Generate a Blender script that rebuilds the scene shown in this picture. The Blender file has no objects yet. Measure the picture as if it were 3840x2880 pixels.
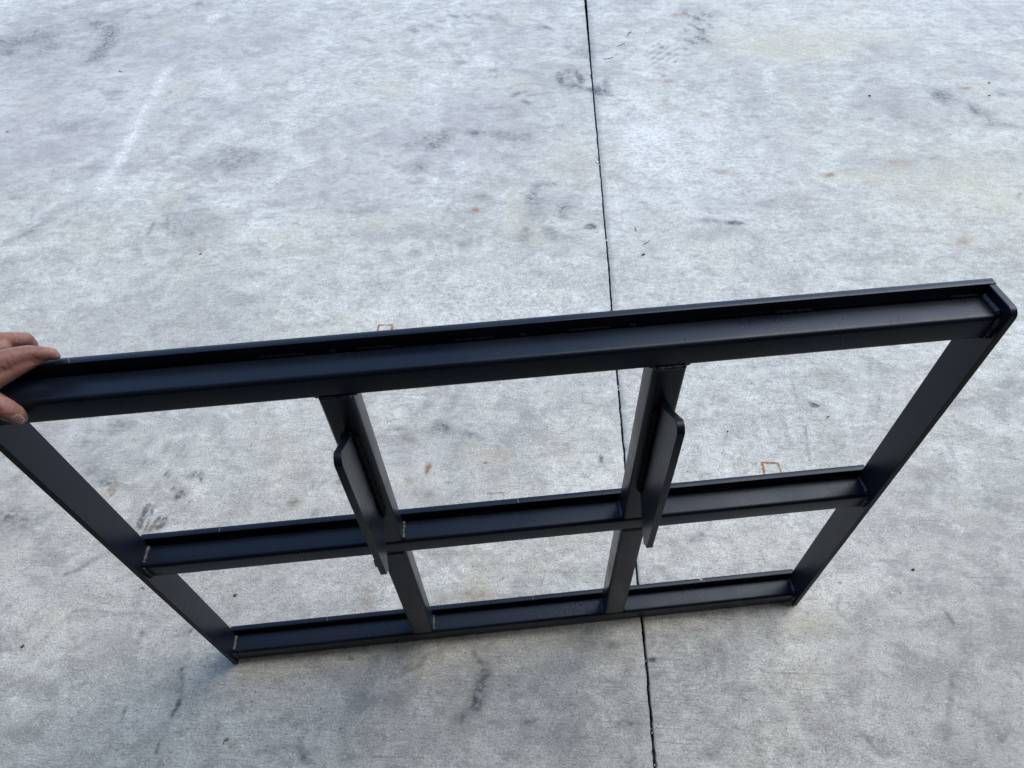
import bpy, bmesh, math, random
import numpy as np
from mathutils import Vector, Matrix
random.seed(7); rng = np.random.default_rng(11)
SC = bpy.context.scene; COL = SC.collection

# ------------------------------------------------------------------ camera
cam_d = bpy.data.cameras.new('camera'); cam = bpy.data.objects.new('camera', cam_d); COL.objects.link(cam)
cam_d.sensor_width = 36.0; cam_d.lens = 22.424; cam_d.clip_start = 0.02; cam_d.clip_end = 500
RW = ((0.9987474508616075, 0.04254523589438987, -0.026333102743973127),
      (0.01715553687127959, -0.7855664690289401, -0.6185394169246881),
      (-0.04700230794419413, 0.6173129073958983, -0.7853123947880915))   # right, down, forward
m = Matrix.Identity(4)
for i in range(3):
    m[i][0] = RW[0][i]; m[i][1] = -RW[1][i]; m[i][2] = -RW[2][i]
m[0][3], m[1][3], m[2][3] = 0.65122, -0.40273, 1.41901
cam.matrix_world = m
SC.camera = cam

# ------------------------------------------------------------------ sky, sun, exposure
SUN_EL, SUN_AZ = math.radians(56), math.radians(58)      # azimuth measured from +Y towards +X
world = bpy.data.worlds.new('World'); SC.world = world; world.use_nodes = True
wn = world.node_tree.nodes; wl = world.node_tree.links
bg = wn.get('Background') or wn.new('ShaderNodeBackground')
sky = wn.new('ShaderNodeTexSky'); sky.sky_type = 'NISHITA'; sky.sun_disc = False
sky.sun_elevation = SUN_EL; sky.sun_rotation = SUN_AZ
sky.air_density = 1.0; sky.dust_density = 0.5; sky.ozone_density = 1.0; sky.altitude = 50
wl.new(sky.outputs[0], bg.inputs[0]); bg.inputs[1].default_value = 0.15
sun_d = bpy.data.lights.new('sun', 'SUN'); sun_d.energy = 1.0; sun_d.angle = math.radians(46); sun_d.color = (1.0, .91, .77)
sun = bpy.data.objects.new('sun', sun_d); COL.objects.link(sun); sun.location = (3, 6, 8)
sv = Vector((math.sin(SUN_AZ)*math.cos(SUN_EL), math.cos(SUN_AZ)*math.cos(SUN_EL), math.sin(SUN_EL)))
sun.rotation_euler = sv.to_track_quat('Z', 'Y').to_euler()
SC.view_settings.view_transform = 'Standard'; SC.view_settings.look = 'None'
SC.view_settings.exposure = 1.38; SC.view_settings.gamma = 1.0

#ADDED SHADE BLOCKER
# ------------------------------------------------------------------ helpers
def link(name, me, mat=None, parent=None):
    o = bpy.data.objects.new(name, me); COL.objects.link(o)
    if mat and not me.materials: me.materials.append(mat)
    if parent: o.parent = parent
    return o
def from_bm(name, bm, mat=None, parent=None, smooth=False):
    me = bpy.data.meshes.new(name); bm.normal_update(); bm.to_mesh(me); bm.free()
    if smooth:
        me.polygons.foreach_set('use_smooth', [True]*len(me.polygons))
    return link(name, me, mat, parent)
def tag(o, label=None, cat=None, group=None, kind=None):
    for k, v in (('label', label), ('category', cat), ('group', group), ('kind', kind)):
        if v: o[k] = v
    return o
class NT:
    def __init__(s, name):
        s.m = bpy.data.materials.new(name); s.m.use_nodes = True
        s.n = s.m.node_tree.nodes; s.l = s.m.node_tree.links; s.n.clear()
        s.out = s.n.new('ShaderNodeOutputMaterial'); s.p = s.n.new('ShaderNodeBsdfPrincipled')
        s.l.new(s.p.outputs[0], s.out.inputs[0])
        s.co = s.n.new('ShaderNodeTexCoord').outputs['Object']
    def sock(s, v, i):
        if isinstance(v, bpy.types.NodeSocket): s.l.new(v, i)
        elif isinstance(v, (tuple, list)) and len(v) == 3 and i.type == 'RGBA': i.default_value = (*v, 1)
        else: i.default_value = v
    def mp(s, scale=(1, 1, 1), rot=(0, 0, 0), loc=(0, 0, 0), co=None):
        x = s.n.new('ShaderNodeMapping'); x.inputs['Scale'].default_value = scale; x.inputs['Rotation'].default_value = rot; x.inputs['Location'].default_value = loc
        s.l.new(co or s.co, x.inputs[0]); return x.outputs[0]
    def noise(s, co, scale=1, detail=4, rough=.55, dist=0):
        x = s.n.new('ShaderNodeTexNoise'); x.inputs['Scale'].default_value = scale; x.inputs['Detail'].default_value = detail
        x.inputs['Roughness'].default_value = rough; x.inputs['Distortion'].default_value = dist
        s.l.new(co, x.inputs['Vector']); return x.outputs['Fac']
    def ramp(s, f, a, b, lo=0., hi=1.):
        x = s.n.new('ShaderNodeMapRange'); x.interpolation_type = 'SMOOTHSTEP'
        for i, v in zip((1, 2, 3, 4), (a, b, lo, hi)): x.inputs[i].default_value = v
        s.l.new(f, x.inputs[0]); return x.outputs[0]
    def math(s, op, a, b=0., c=None):
        x = s.n.new('ShaderNodeMath'); x.operation = op; s.sock(a, x.inputs[0]); s.sock(b, x.inputs[1])
        if c is not None: s.sock(c, x.inputs[2])
        return x.outputs[0]
    def mix(s, f, a, b, mode='MIX'):
        x = s.n.new('ShaderNodeMix'); x.data_type = 'RGBA'; x.blend_type = mode
        s.sock(f, x.inputs[0]); s.sock(a, x.inputs[6]); s.sock(b, x.inputs[7]); return x.outputs[2]
    def bump(s, h, strength, dist):
        x = s.n.new('ShaderNodeBump'); x.inputs['Strength'].default_value = strength; x.inputs['Distance'].default_value = dist
        s.l.new(h, x.inputs['Height']); s.l.new(x.outputs[0], s.p.inputs['Normal'])
    def set(s, **k):
        for a, v in k.items(): s.sock(v, s.p.inputs[a.replace('_', ' ')])
        return s

# ------------------------------------------------------------------ materials
def concrete(name, attrs=True):
    t = NT(name); co = t.co
    # broom finish: long thin grooves across the joint, with irregular depth
    warp = t.n.new('ShaderNodeVectorMath'); warp.operation = 'MULTIPLY_ADD'
    wnz = t.n.new('ShaderNodeTexNoise'); wnz.inputs['Scale'].default_value = 2.2; wnz.inputs['Detail'].default_value = 2
    t.l.new(co, wnz.inputs['Vector']); t.l.new(wnz.outputs['Color'], warp.inputs[0]); warp.inputs[1].default_value = (.03, .03, 0); t.l.new(co, warp.inputs[2])
    wc = warp.outputs[0]
    broom = t.noise(t.mp((24, 330, 1), co=wc), 1, 3, .65)
    broom2 = t.noise(t.mp((5, 150, 1), co=wc), 1, 2, .5)
    groove = t.ramp(t.noise(t.mp((4.5, 230, 1), co=wc, loc=(3, 7, 0)), 1, 3, .6), .60, .72)
    grain = t.noise(t.mp((1, 1.2, 1)), 230, 3, .8)
    grain2 = t.noise(t.mp((1, 1.2, 1), loc=(2, 4, 0)), 62, 3, .7)
    zone = t.ramp(t.noise(co, 1.6, 3, .6), .38, .66, .25, 1.)
    grit = t.math('ADD', t.math('MULTIPLY', t.math('SUBTRACT', grain, .5), 2.3), t.math('MULTIPLY', t.math('SUBTRACT', grain2, .5), .8))
    lines = t.math('MULTIPLY', t.math('ADD', t.math('MULTIPLY', t.math('SUBTRACT', broom, .5), .8), t.math('MULTIPLY', t.math('SUBTRACT', broom2, .5), .18)), zone)
    fine = t.math('ADD', grit, lines)
    # cloudy variation of the cement paste
    c1 = t.noise(t.mp((1, 1.15, 1)), 1.3, 5, .6, .6); c2 = t.noise(t.mp((1, 1.3, 1), loc=(7, 2, 0)), 4.5, 5, .62, .8); c3 = t.noise(t.mp((1, 1.4, 1), loc=(1, 9, 0)), 15, 4, .6, .5)
    c4 = t.noise(t.mp((1, 1, 1), loc=(5, 5, 0)), 2.6, 4, .6, .5)
    c5 = t.noise(t.mp((1, 1.5, 1), loc=(3, 1, 0)), 34, 4, .65, .7)
    c6 = t.noise(t.mp((1, 1.2, 1), loc=(8, 3, 0)), 8.5, 5, .65, 1.2); c7 = t.noise(t.mp((1, 1, 1), loc=(4, 8, 0)), .9, 4, .6, .4)
    base = t.mix(t.ramp(c1, .3, .7), (.405, .40, .365), (.485, .48, .44))
    base = t.mix(t.ramp(c2, .50, .68, 0, .75), base, (.33, .318, .302))
    base = t.mix(t.ramp(c2, .46, .30, 0, .8), base, (.57, .565, .525))
    base = t.mix(t.ramp(c6, .51, .64, 0, .52), base, (.29, .283, .268))
    base = t.mix(t.ramp(c6, .46, .34, 0, .5), base, (.60, .595, .555))
    base = t.mix(t.ramp(c3, .52, .65, 0, .55), base, (.295, .288, .27))
    base = t.mix(t.ramp(c3, .46, .28, 0, .45), base, (.59, .585, .545))
    base = t.mix(t.ramp(c5, .53, .66, 0, .55), base, (.29, .283, .266))
    base = t.mix(t.ramp(c5, .45, .28, 0, .45), base, (.61, .605, .565))
    base = t.mix(t.ramp(c4, .56, .76, 0, .6), base, (.46, .43, .34))
    base = t.mix(t.ramp(c7, .52, .68, 0, .42), base, (.30, .295, .285))
    if attrs:
        def att(n):
            a = t.n.new('ShaderNodeAttribute'); a.attribute_name = n
            s = t.n.new('ShaderNodeSeparateColor'); t.l.new(a.outputs['Color'], s.inputs[0]); return s.outputs
        A = att('dirt'); B = att('tint')
        g = t.ramp(t.math('ADD', grain2, t.math('MULTIPLY', fine, .5)), .32, .66, .25, 1.55)   # stains take to the relief
        base = t.mix(t.math('MULTIPLY', A[1], g), base, (.285, .265, .275))
        base = t.mix(t.math('MULTIPLY', B[0], .58), base, (.50, .46, .345))
        base = t.mix(t.math('MULTIPLY', B[2], g), base, (.20, .185, .135))
        base = t.mix(t.math('MULTIPLY', t.math('MULTIPLY', A[2], .8), g), base, (.66, .655, .63))
        base = t.mix(t.math('MULTIPLY', A[0], g), base, (.10, .103, .11))
        base = t.mix(t.math('MULTIPLY', B[1], g), base, (.235, .135, .06))
    k = t.math('MULTIPLY_ADD', fine, .95, 1.0)
    col = t.mix(1.0, base, t.mix(0., k, k), 'MULTIPLY')
    kc = t.n.new('ShaderNodeCombineColor'); [t.l.new(k, kc.inputs[i]) for i in range(3)]
    col = t.mix(1.0, base, kc.outputs[0], 'MULTIPLY')
    col = t.mix(t.math('MULTIPLY', t.math('MULTIPLY', groove, zone), .5), col, (.13, .13, .135))
    col = t.mix(1.0, col, (1., .995, .95), 'MULTIPLY')
    # small pits and specks
    v = t.n.new('ShaderNodeTexVoronoi'); v.inputs['Scale'].default_value = 42; t.l.new(co, v.inputs['Vector'])
    sp = t.n.new('ShaderNodeSeparateColor'); t.l.new(v.outputs['Color'], sp.inputs[0])
    pit = t.math('MULTIPLY', t.ramp(v.outputs['Distance'], .11, .05), t.ramp(sp.outputs[0], .86, .9))
    col = t.mix(t.math('MULTIPLY', pit, .75), col, (.06, .06, .065))
    v2 = t.n.new('ShaderNodeTexVoronoi'); v2.inputs['Scale'].default_value = 105; t.l.new(t.mp((.7, 1, 1), loc=(1, 5, 0)), v2.inputs['Vector'])
    sp2 = t.n.new('ShaderNodeSeparateColor'); t.l.new(v2.outputs['Color'], sp2.inputs[0])
    pit2 = t.math('MULTIPLY', t.ramp(v2.outputs['Distance'], .26, .10), t.ramp(sp2.outputs[0], .70, .95))
    col = t.mix(t.math('MULTIPLY', pit2, .55), col, (.12, .118, .115))
    lit = t.math('MULTIPLY', t.ramp(v2.outputs['Distance'], .30, .12), t.ramp(sp2.outputs[1], .80, .95))
    col = t.mix(t.math('MULTIPLY', lit, .4), col, (.75, .74, .70))
    t.set(Base_Color=col, Roughness=t.ramp(grain2, .3, .7, .72, .9), Specular_IOR_Level=.35)
    h = t.math('ADD', t.math('SUBTRACT', fine, t.math('MULTIPLY', groove, .5)), t.math('MULTIPLY', pit, -1.))
    t.bump(h, .55, .0011)
    return t.m
M_CON = concrete('broomed_concrete'); M_CON_FAR = concrete('plain_concrete', False)
def simple(name, col, rough, var=.25, scale=200, bump=0., spec=.5, dist=.0003):
    t = NT(name); n = t.noise(t.co, scale, 3, .6)
    c2 = tuple(x*(1-var) for x in col); c1 = tuple(x*(1+var) for x in col)
    t.set(Base_Color=t.mix(t.ramp(n, .3, .7), c2, c1), Roughness=rough, Specular_IOR_Level=spec)
    if bump: t.bump(n, bump, dist)
    return t.m
def paint(name):
    t = NT(name); n = t.noise(t.co, 7, 4, .6); f = t.noise(t.co, 900, 2, .6); s2 = t.noise(t.mp((60, 6, 60)), 6, 3, .6)
    c = t.mix(t.ramp(n, .35, .7), (.0042, .0064, .0115), (.0056, .0080, .0140))
    rub = t.ramp(s2, .70, .80, 0, .05)
    c = t.mix(rub, c, (.05, .05, .052))
    # dust specks
    c = t.mix(t.ramp(t.noise(t.co, 420, 1, .5), .73, .79, 0, .22), c, (.16, .16, .165))
    t.set(Base_Color=c, Roughness=t.math('ADD', t.ramp(n, .3, .7, .24, .36), t.ramp(s2, .45, .75, 0, .08)), Specular_IOR_Level=.27, Specular_Tint=(.76, .87, 1.))
    t.bump(t.math('ADD', f, t.math('MULTIPLY', n, .6)), .35, .00035)
    return t.m
M_PAINT = paint('satin_black_paint')
def cut_edge(name):
    t = NT(name); n = t.noise(t.co, 24, 5, .7, .6); n2 = t.noise(t.co, 260, 3, .6)
    c = t.mix(t.ramp(n, .45, .66), (.010, .009, .009), (.042, .021, .009))
    c = t.mix(t.ramp(n2, .62, .72, 0, .5), c, (.08, .035, .012))
    t.set(Base_Color=c, Roughness=.6, Specular_IOR_Level=.35); t.bump(n2, .5, .0006); return t.m
M_EDGE = cut_edge('rusting_cut_edge')
def weldm(name):
    t = NT(name); n = t.noise(t.co, 160, 4, .6)
    t.set(Base_Color=t.mix(t.ramp(n, .42, .68), (.0012, .0014, .002), (.002, .0023, .003)), Roughness=.7, Specular_IOR_Level=.1)
    t.bump(n, .6, .0008); return t.m
M_WELD = weldm('painted_weld')
def weldb(name):
    t = NT(name); n = t.noise(t.co, 210, 4, .6)
    t.set(Base_Color=t.mix(t.ramp(n, .35, .65), (.008, .009, .012), (.034, .038, .045)), Roughness=.33, Metallic=.35, Specular_IOR_Level=.6)
    t.bump(n, .6, .0008); return t.m
M_WELDB = weldb('bare_weld')
M_WELDE = weldm('end_weld')
for nd in M_WELDE.node_tree.nodes:
    if nd.type == 'BSDF_PRINCIPLED': nd.inputs['Roughness'].default_value = .42; nd.inputs['Specular IOR Level'].default_value = .45
    if nd.type == 'MIX': nd.inputs[6].default_value = (.008, .009, .012, 1); nd.inputs[7].default_value = (.035, .037, .042, 1)
M_SEAM = simple('dark_seam', (.004, .004, .005), .7)
M_SCRATCH = simple('bare_scratch', (.22, .22, .23), .4)
M_CHIP = simple('white_chip', (.62, .62, .60), .5, .1)
M_DIRT = simple('dark_joint_dirt', (.018, .017, .016), .95, .6, 300, .6, .2, .002)
BLOBS = [
 (1,0,.32,-1.75,2.5,.75,.1,-.1,.7),(0,0,.2,-1.9,2.9,.6,0,0,.4),(1,0,.3,-.75,.55,.35,0,0,.4),(0,0,.2,-.8,.35,.3,.05,0,.3),(0,0,.2,1.75,.1,.35,0,0,.3),(1,0,.3,.3,2.0,.35,.05,0,.3),(3,0,.5,2.3,1.7,.6,0,0,.5),(3,0,.4,1.9,2.9,.6,0,0,.3),(2,0,.3,.6,1.0,.5,0,0,.2),(2,0,.3,1.25,1.7,.3,0,0,.4),(2,0,.22,1.2,.6,.3,0,0,.25),
 (0,0,0.45,-2.0953,2.9037,.1082,-.0019,.0381,-.0698),
 (0,0,0.3,-1.9704,2.9814,.0926,-.0018,.0549,-.1069),
 (0,0,0.45,-2.0689,2.7667,.0487,-.0008,.0231,-.0416),
 (0,0,0.25,-1.8634,2.7885,.033,.1018,.0455,-.058),
 (0,0,0.4,-1.2596,3.3285,.0351,-.0009,.0179,-.0507),
 (2,0,0.8,-1.1355,3.1679,.0298,.0482,.0171,-.0314),
 (2,0,0.45,-.8256,2.449,.0438,-.0004,.0186,-.0571),
 (2,0,0.4,-1.8151,2.459,.0378,-.0004,.0235,-.0438),
 (2,0,0.4,-1.1918,1.6448,.0246,.0001,.0194,-.0396),
 (0,0,0.5,-.5719,1.8454,.1398,.0369,.0292,-.0744),
 (1,0,0.4,-.5892,1.7808,.1367,.0003,.0201,-.0626),
 (1,0,0.4,-.733,2.2286,.0902,-.0006,.0248,-.0773),
 (0,0,0.4,-.6343,1.4403,.0914,.0007,.0346,-.0952),
 (1,0,0.35,-1.5186,1.9825,.202,-.0003,.1297,-.2459),
 (1,0,0.3,-1.4168,2.8657,.242,-.0042,.0827,-.1991),
 (1,0,0.3,-1.1961,1.9238,.1053,-.0001,.0994,-.2176),
 (1,0,0.3,-.6877,2.8194,.2342,-.0039,.0863,-.3145),
 (1,0,0.35,-.2671,1.6098,.1471,.0008,.0236,-.0942),
 (0,0,0.3,-1.3348,2.3545,.0437,-.0004,.0246,-.0553),
 (0,0,0.35,-1.1279,1.7744,.0444,.0001,.0121,-.0265),
 (0,0,0.22,-1.3749,2.1039,.1379,-.0005,.0354,-.0739),
 (0,0,0.4,-1.3828,1.5747,.0244,.0001,.0074,-.0135),
 (0,0,0.18,-.862,1.9236,.0534,.0872,.0276,-.0392),
 (0,0,0.3,-.6693,1.5692,.0355,.0002,.0102,-.0284),
 (0,0,0.35,-.7798,1.293,.0331,.0004,.0069,-.0164),
 (4,0,0.8,-.5452,1.2857,.0077,.0001,.0057,-.0162),
 (3,0,0.5,-.1636,1.2834,.0591,.0007,.0078,-.032),
 (0,0,0.8,-1.0609,2.3662,.0087,-.0001,.0032,-.0084),
 (0,0,0.42,-.0205,2.9787,.0296,-.0222,-.0008,-.0329),
 (0,0,0.42,.036,3.0309,.0296,-.0226,-.0012,-.0335),
 (0,0,0.42,.0915,3.1025,.0297,-.0233,-.0016,-.0344),
 (0,0,0.42,.1603,3.1381,.0296,-.0236,-.002,-.0348),
 (0,0,0.42,.2234,3.1554,.0293,-.0237,-.0024,-.035),
 (0,0,0.42,.293,3.1444,.0289,-.0236,-.0029,-.0349),
 (0,0,0.42,.3587,3.1243,.0285,-.0234,-.0033,-.0346),
 (0,0,0.42,.4203,3.0952,.028,-.0231,-.0037,-.0342),
 (1,0,0.42,.0449,2.9598,.0276,-.0208,-.0011,-.0294),
 (1,0,0.42,.1018,3.0116,.0276,-.0212,-.0015,-.03),
 (1,0,0.42,-.0525,2.9269,.0278,-.0205,-.0006,-.0291),
 (1,0,0.42,.2512,3.2117,.0279,-.0229,-.0024,-.0322),
 (1,0,0.42,.3236,3.2292,.0276,-.023,-.0028,-.0324),
 (1,0,0.42,.3831,3.1894,.0271,-.0226,-.0031,-.0319),
 (2,0,0.7,.1376,3.0468,.0196,-.0229,-.0028,-.0186),
 (0,0,0.3,.2474,2.6293,.0307,-.0004,.0021,-.0229),
 (0,0,0.3,.3239,2.5828,.0303,-.0004,.0017,-.0224),
 (0,0,0.3,.4046,2.5594,.0301,-.0004,.0013,-.0222),
 (0,0,0.3,.5194,2.5506,.0299,-.0004,.0008,-.022),
 (0,0,0.3,.5699,2.528,.0297,-.0004,.0006,-.0218),
 (0,0,0.3,.6193,2.5347,.0297,-.0004,.0003,-.0219),
 (0,0,0.4,.6121,3.01,.0545,-.0011,.0005,-.0317),
 (0,0,0.5,.6511,3.0003,.0292,-.0246,-.0025,-.0165),
 (0,0,0.28,.8164,2.794,.0889,-.0015,-.0036,-.142),
 (0,0,0.3,.829,2.7139,.0365,-.0006,-.0013,-.0467),
 (0,0,0.5,.8049,2.4749,.0094,-.0368,-.0123,-.0141),
 (0,0,0.5,.7899,2.4289,-.0055,-.0404,-.0133,.0064),
 (0,0,0.5,.7555,2.4082,-.0173,-.023,-.0074,.0231),
 (0,0,0.5,.7196,2.4231,-.0204,.0067,.0023,.0277),
 (0,0,0.5,.701,2.4663,-.0129,.0339,.011,.0175),
 (0,0,0.5,.71,2.5153,.002,.0437,.014,-.0026),
 (0,0,0.5,.7425,2.5434,.0161,.0295,.0092,-.0218),
 (0,0,0.5,.7806,2.5346,.0211,-.0009,-.0007,-.029),
 (0,0,0.5,.8033,2.494,.0143,-.0298,-.0101,-.0205),
 (0,0,0.5,.7929,2.4049,.0325,-.0181,-.0019,-.012),
 (0,0,0.5,.8195,2.3744,.0322,-.0178,-.0019,-.0118),
 (0,0,0.5,.8469,2.3824,.0321,-.0179,-.002,-.0118),
 (0,0,0.5,.8729,2.3523,.0318,-.0176,-.002,-.0117),
 (0,0,0.5,.9002,2.3601,.0317,-.0177,-.0021,-.0117),
 (0,0,0.5,.9257,2.3304,.0313,-.0175,-.0022,-.0116),
 (0,0,0.35,.8598,2.3632,.0136,-.0103,-.011,-.0503),
 (0,0,0.35,.8776,2.3848,.0136,-.0104,-.0113,-.0507),
 (0,0,0.35,.8956,2.4066,.0136,-.0105,-.0115,-.0512),
 (0,0,0.35,.9137,2.4287,.0136,-.0106,-.0118,-.0517),
 (0,0,0.45,.7527,2.4754,.0209,-.0002,-.0005,-.0353),
 (0,0,0.42,.1689,1.9682,.038,-.0001,.0071,-.0565),
 (0,0,0.42,.2487,1.9911,.0349,-.0001,.0066,-.0626),
 (0,0,0.42,.3538,2.0258,.0383,-.0001,.0024,-.0303),
 (0,0,0.42,.4251,2.0081,.038,-.0001,.0029,-.0459),
 (0,0,0.42,.5023,1.9792,.0377,-.0001,.0023,-.0508),
 (0,0,0.42,.5707,2.002,.0378,-.0001,.0013,-.0457),
 (0,0,0.42,.1023,1.9455,.0379,-0,.0064,-.0449),
 (0,0,0.42,.1996,1.9229,.0313,-0,.004,-.0333),
 (0,0,0.6,.3546,2.0164,.014,-0,.0011,-.014),
 (1,0,0.5,.1855,1.8353,.031,-.0182,-.0035,-.0419),
 (1,0,0.5,.2517,1.8461,.0307,-.0183,-.0042,-.0421),
 (1,0,0.5,.3172,1.8678,.0305,-.0185,-.0049,-.0425),
 (1,0,0.5,.3664,1.8678,.0302,-.0185,-.0054,-.0424),
 (0,0,0.3,.1422,1.7927,.0304,.0001,.0057,-.0416),
 (2,0,0.4,.317,1.8035,.0182,0,.0012,-.0126),
 (0,0,0.4,.6342,1.5398,.0559,.0004,.0011,-.0717),
 (0,0,0.75,.7178,1.5042,.0232,.0002,-.0003,-.0407),
 (1,0,0.4,.7182,1.568,.0449,.0003,-.0004,-.0548),
 (0,0,0.35,.6582,1.3658,.0692,.0007,.0005,-.0572),
 (0,0,1.3,.8087,1.4193,.0171,.0049,.001,-.0125),
 (1,0,0.35,.7833,1.4781,.0437,.0003,-.0009,-.0349),
 (1,0,0.25,.3015,2.1841,.1653,-.0009,.0151,-.1699),
 (1,0,0.35,.0039,1.6112,.1514,.0008,.0201,-.1119),
 (1,0,0.3,-.0624,1.9801,.1598,-.0003,.03,-.1665),
 (1,0,0.25,.4693,2.883,.2282,-.0042,.0071,-.1637),
 (0,0,0.35,-.0572,1.5078,.0512,.0004,.0027,-.0136),
 (0,0,0.3,.2459,1.6317,.0697,.0003,.0013,-.0116),
 (0,0,0.35,.4225,1.5943,.0343,.0002,.0011,-.0151),
 (0,0,0.35,.4243,1.4143,.0599,.0005,.0008,-.0103),
 (0,0,0.3,.3886,1.3219,.0319,.0003,.0014,-.0162),
 (0,0,0.28,.1967,1.3951,.0328,.0003,.0046,-.0338),
 (1,0,0.3,.1077,1.3354,.0755,.0008,.008,-.0489),
 (0,0,0.35,.2084,1.2715,.0264,.0003,.0033,-.0237),
 (0,0,0.3,.145,1.7718,.0484,.0001,.0028,-.0207),
 (4,0,0.75,.3948,1.5109,.0179,.0001,.001,-.0126),
 (3,0,0.8,.4717,1.7933,.0276,0,.0006,-.0104),
 (4,0,0.6,.4157,2.4935,.0113,-.0001,.0006,-.0101),
 (4,0,0.3,.4987,1.5027,.0111,.0001,.0004,-.0081),
 (4,0,0.5,.777,1.6876,.0093,0,-.0002,-.0088),
 (3,0,0.5,.7326,2.5554,.0212,-.0003,-.0002,-.0206),
 (4,0,0.5,1.3137,3.1392,.0351,-.0008,-.0034,-.0293),
 (4,0,0.55,1.1923,2.4495,.03,-.0003,-.0018,-.0167),
 (4,0,0.55,1.1736,2.4993,.0138,-.0002,-.001,-.01),
 (4,0,0.35,1.1275,2.2749,.0302,-.0002,-.0013,-.0129),
 (3,0,0.4,1.2078,2.8694,.0223,-.0004,-.0027,-.0265),
 (3,0,0.6,.9465,1.815,.0178,0,-.0016,-.025),
 (4,0,0.5,1.1406,2.3406,.008,-.0001,-.0008,-.008),
 (3,0,0.5,1.2161,2.3601,.012,-.0001,-.0014,-.0121),
 (4,0,0.5,1.1783,2.5793,.0098,-.0001,-.0009,-.0089),
 (0,0,0.5,1.1556,2.7883,.0175,.0161,.0014,-.0117),
 (0,0,0.5,1.1897,2.7781,.0176,.0161,.0013,-.0116),
 (0,0,0.5,1.2237,2.7679,.0176,.016,.0012,-.0116),
 (0,0,0.5,1.2576,2.7578,.0177,.0159,.0011,-.0115),
 (0,0,0.5,1.1499,2.7278,.0173,.0158,.0014,-.0114),
 (0,0,0.5,1.1837,2.7179,.0173,.0157,.0013,-.0114),
 (0,0,0.5,1.2173,2.708,.0174,.0156,.0012,-.0113),
 (0,0,0.5,1.2508,2.6981,.0174,.0155,.0011,-.0113),
 (0,0,0.5,1.1444,2.6688,.0171,.0154,.0014,-.0111),
 (0,0,0.5,1.1778,2.6591,.0171,.0153,.0013,-.0111),
 (0,0,0.5,1.211,2.6494,.0172,.0153,.0012,-.011),
 (0,0,0.5,1.2441,2.6398,.0172,.0152,.0011,-.011),
 (0,0,0.5,1.1391,2.6111,.0168,.015,.0014,-.0109),
 (0,0,0.5,1.1721,2.6017,.0169,.015,.0013,-.0108),
 (3,0,0.55,.7918,1.8148,.1191,.0002,-.0041,-.1612),
 (3,0,0.3,1.1673,2.217,.0776,-.0005,-.0132,-.1227),
 (2,0,0.4,1.0617,1.9782,.0798,-.0001,-.0172,-.1942),
 (0,0,0.22,1.0136,1.4975,.0707,.0005,-.0053,-.061),
 (0,0,0.2,1.085,1.6645,.0567,.0002,-.0039,-.0383),
 (1,0,0.45,1.0218,1.2966,.0412,.0005,-.0019,-.0197),
 (2,0,0.4,.1561,2.2885,.0409,-.0003,.0241,-.2027),
 (2,0,0.5,.2391,1.6906,.0177,.0001,.0028,-.0238),
 (2,0,0.35,.3389,1.7619,.0419,.0001,.0089,-.1005),
 (0,0,0.2,.4981,2.2211,.1061,-.0007,.0022,-.0506),
 (4,0,1,1.7046,1.7352,.0203,.0001,-.0036,-.0138),
 (4,0,0.5,1.3147,1.7521,.0345,.0001,-.0019,-.012),
 (4,0,0.45,1.3091,2.1601,.0242,-.0001,-.0024,-.0171),
 (4,0,0.65,2.4606,2.3755,.0218,-.0002,-.0061,-.0159),
 (4,0,0.35,1.8369,2.2994,.0129,-.0001,-.0039,-.0155),
 (4,0,0.6,2.0944,1.5229,.0095,.0001,-.003,-.0079),
 (4,0,0.75,1.7944,1.4772,.0079,.0001,-.0026,-.0086),
 (4,0,0.8,1.6054,1.3299,.0046,0,-.0016,-.0064),
 (4,0,0.6,1.6969,1.3678,.0102,.0001,-.0021,-.0073),
 (4,0,0.5,1.9442,1.4152,.0123,.0001,-.0034,-.0099),
 (4,0,0.35,2.0097,1.4059,.0122,.0001,-.003,-.0082),
 (4,0,0.45,2.0463,1.3552,.0231,.0002,-.0115,-.0302),
 (4,0,0.45,2.121,1.4568,.0134,.0001,-.0033,-.0085),
 (4,0,0.6,2.3453,1.614,.0096,.0001,-.0118,-.0273),
 (4,0,0.5,2.2392,1.4637,.0093,.0001,-.0021,-.0051),
 (4,0,0.35,1.5717,1.5776,.0163,.0001,-.0038,-.0164),
 (4,0,0.4,1.888,2.5951,.0096,-.0001,-.0044,-.0176),
 (4,0,0.45,1.4616,1.5724,.0087,.0001,-.0019,-.0091),
 (4,0,0.5,1.968,1.8216,.0137,0,-.0033,-.0103),
 (4,0,0.3,1.9875,1.8113,.0399,.0001,-.0092,-.0285),
 (4,0,0.35,1.3697,1.6088,.0078,0,-.002,-.0112),
 (4,0,0.3,2.1787,3.1189,.0121,-.0003,-.009,-.0323),
 (4,0,0.4,2.1392,1.4252,.0051,0,-.003,-.0075),
 (4,0,0.5,2.1749,1.7219,.0066,0,-.0026,-.0068),
 (4,0,0.4,1.9762,2.129,.0111,-.0001,-.0025,-.0084),
 (4,0,0.5,2.1716,1.3327,.0069,.0001,-.003,-.0071),
 (4,0,0.7,1.5813,1.2756,.009,.0001,-.0012,-.0046),
 (4,0,0.5,2.0273,1.7941,.0057,0,-.002,-.0061),
 (4,0,0.3,1.637,1.578,.0109,.0001,-.0027,-.0109),
 (3,0,0.75,1.8075,1.7207,.123,.0004,-.0105,-.0369),
 (3,0,0.55,1.7229,2.747,.2976,-.0048,-.0287,-.1375),
 (3,0,0.45,1.8733,2.8408,.1872,-.0034,-.037,-.1577),
 (3,0,0.4,2.7659,2.6391,.047,-.0007,-.0674,-.1573),
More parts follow.
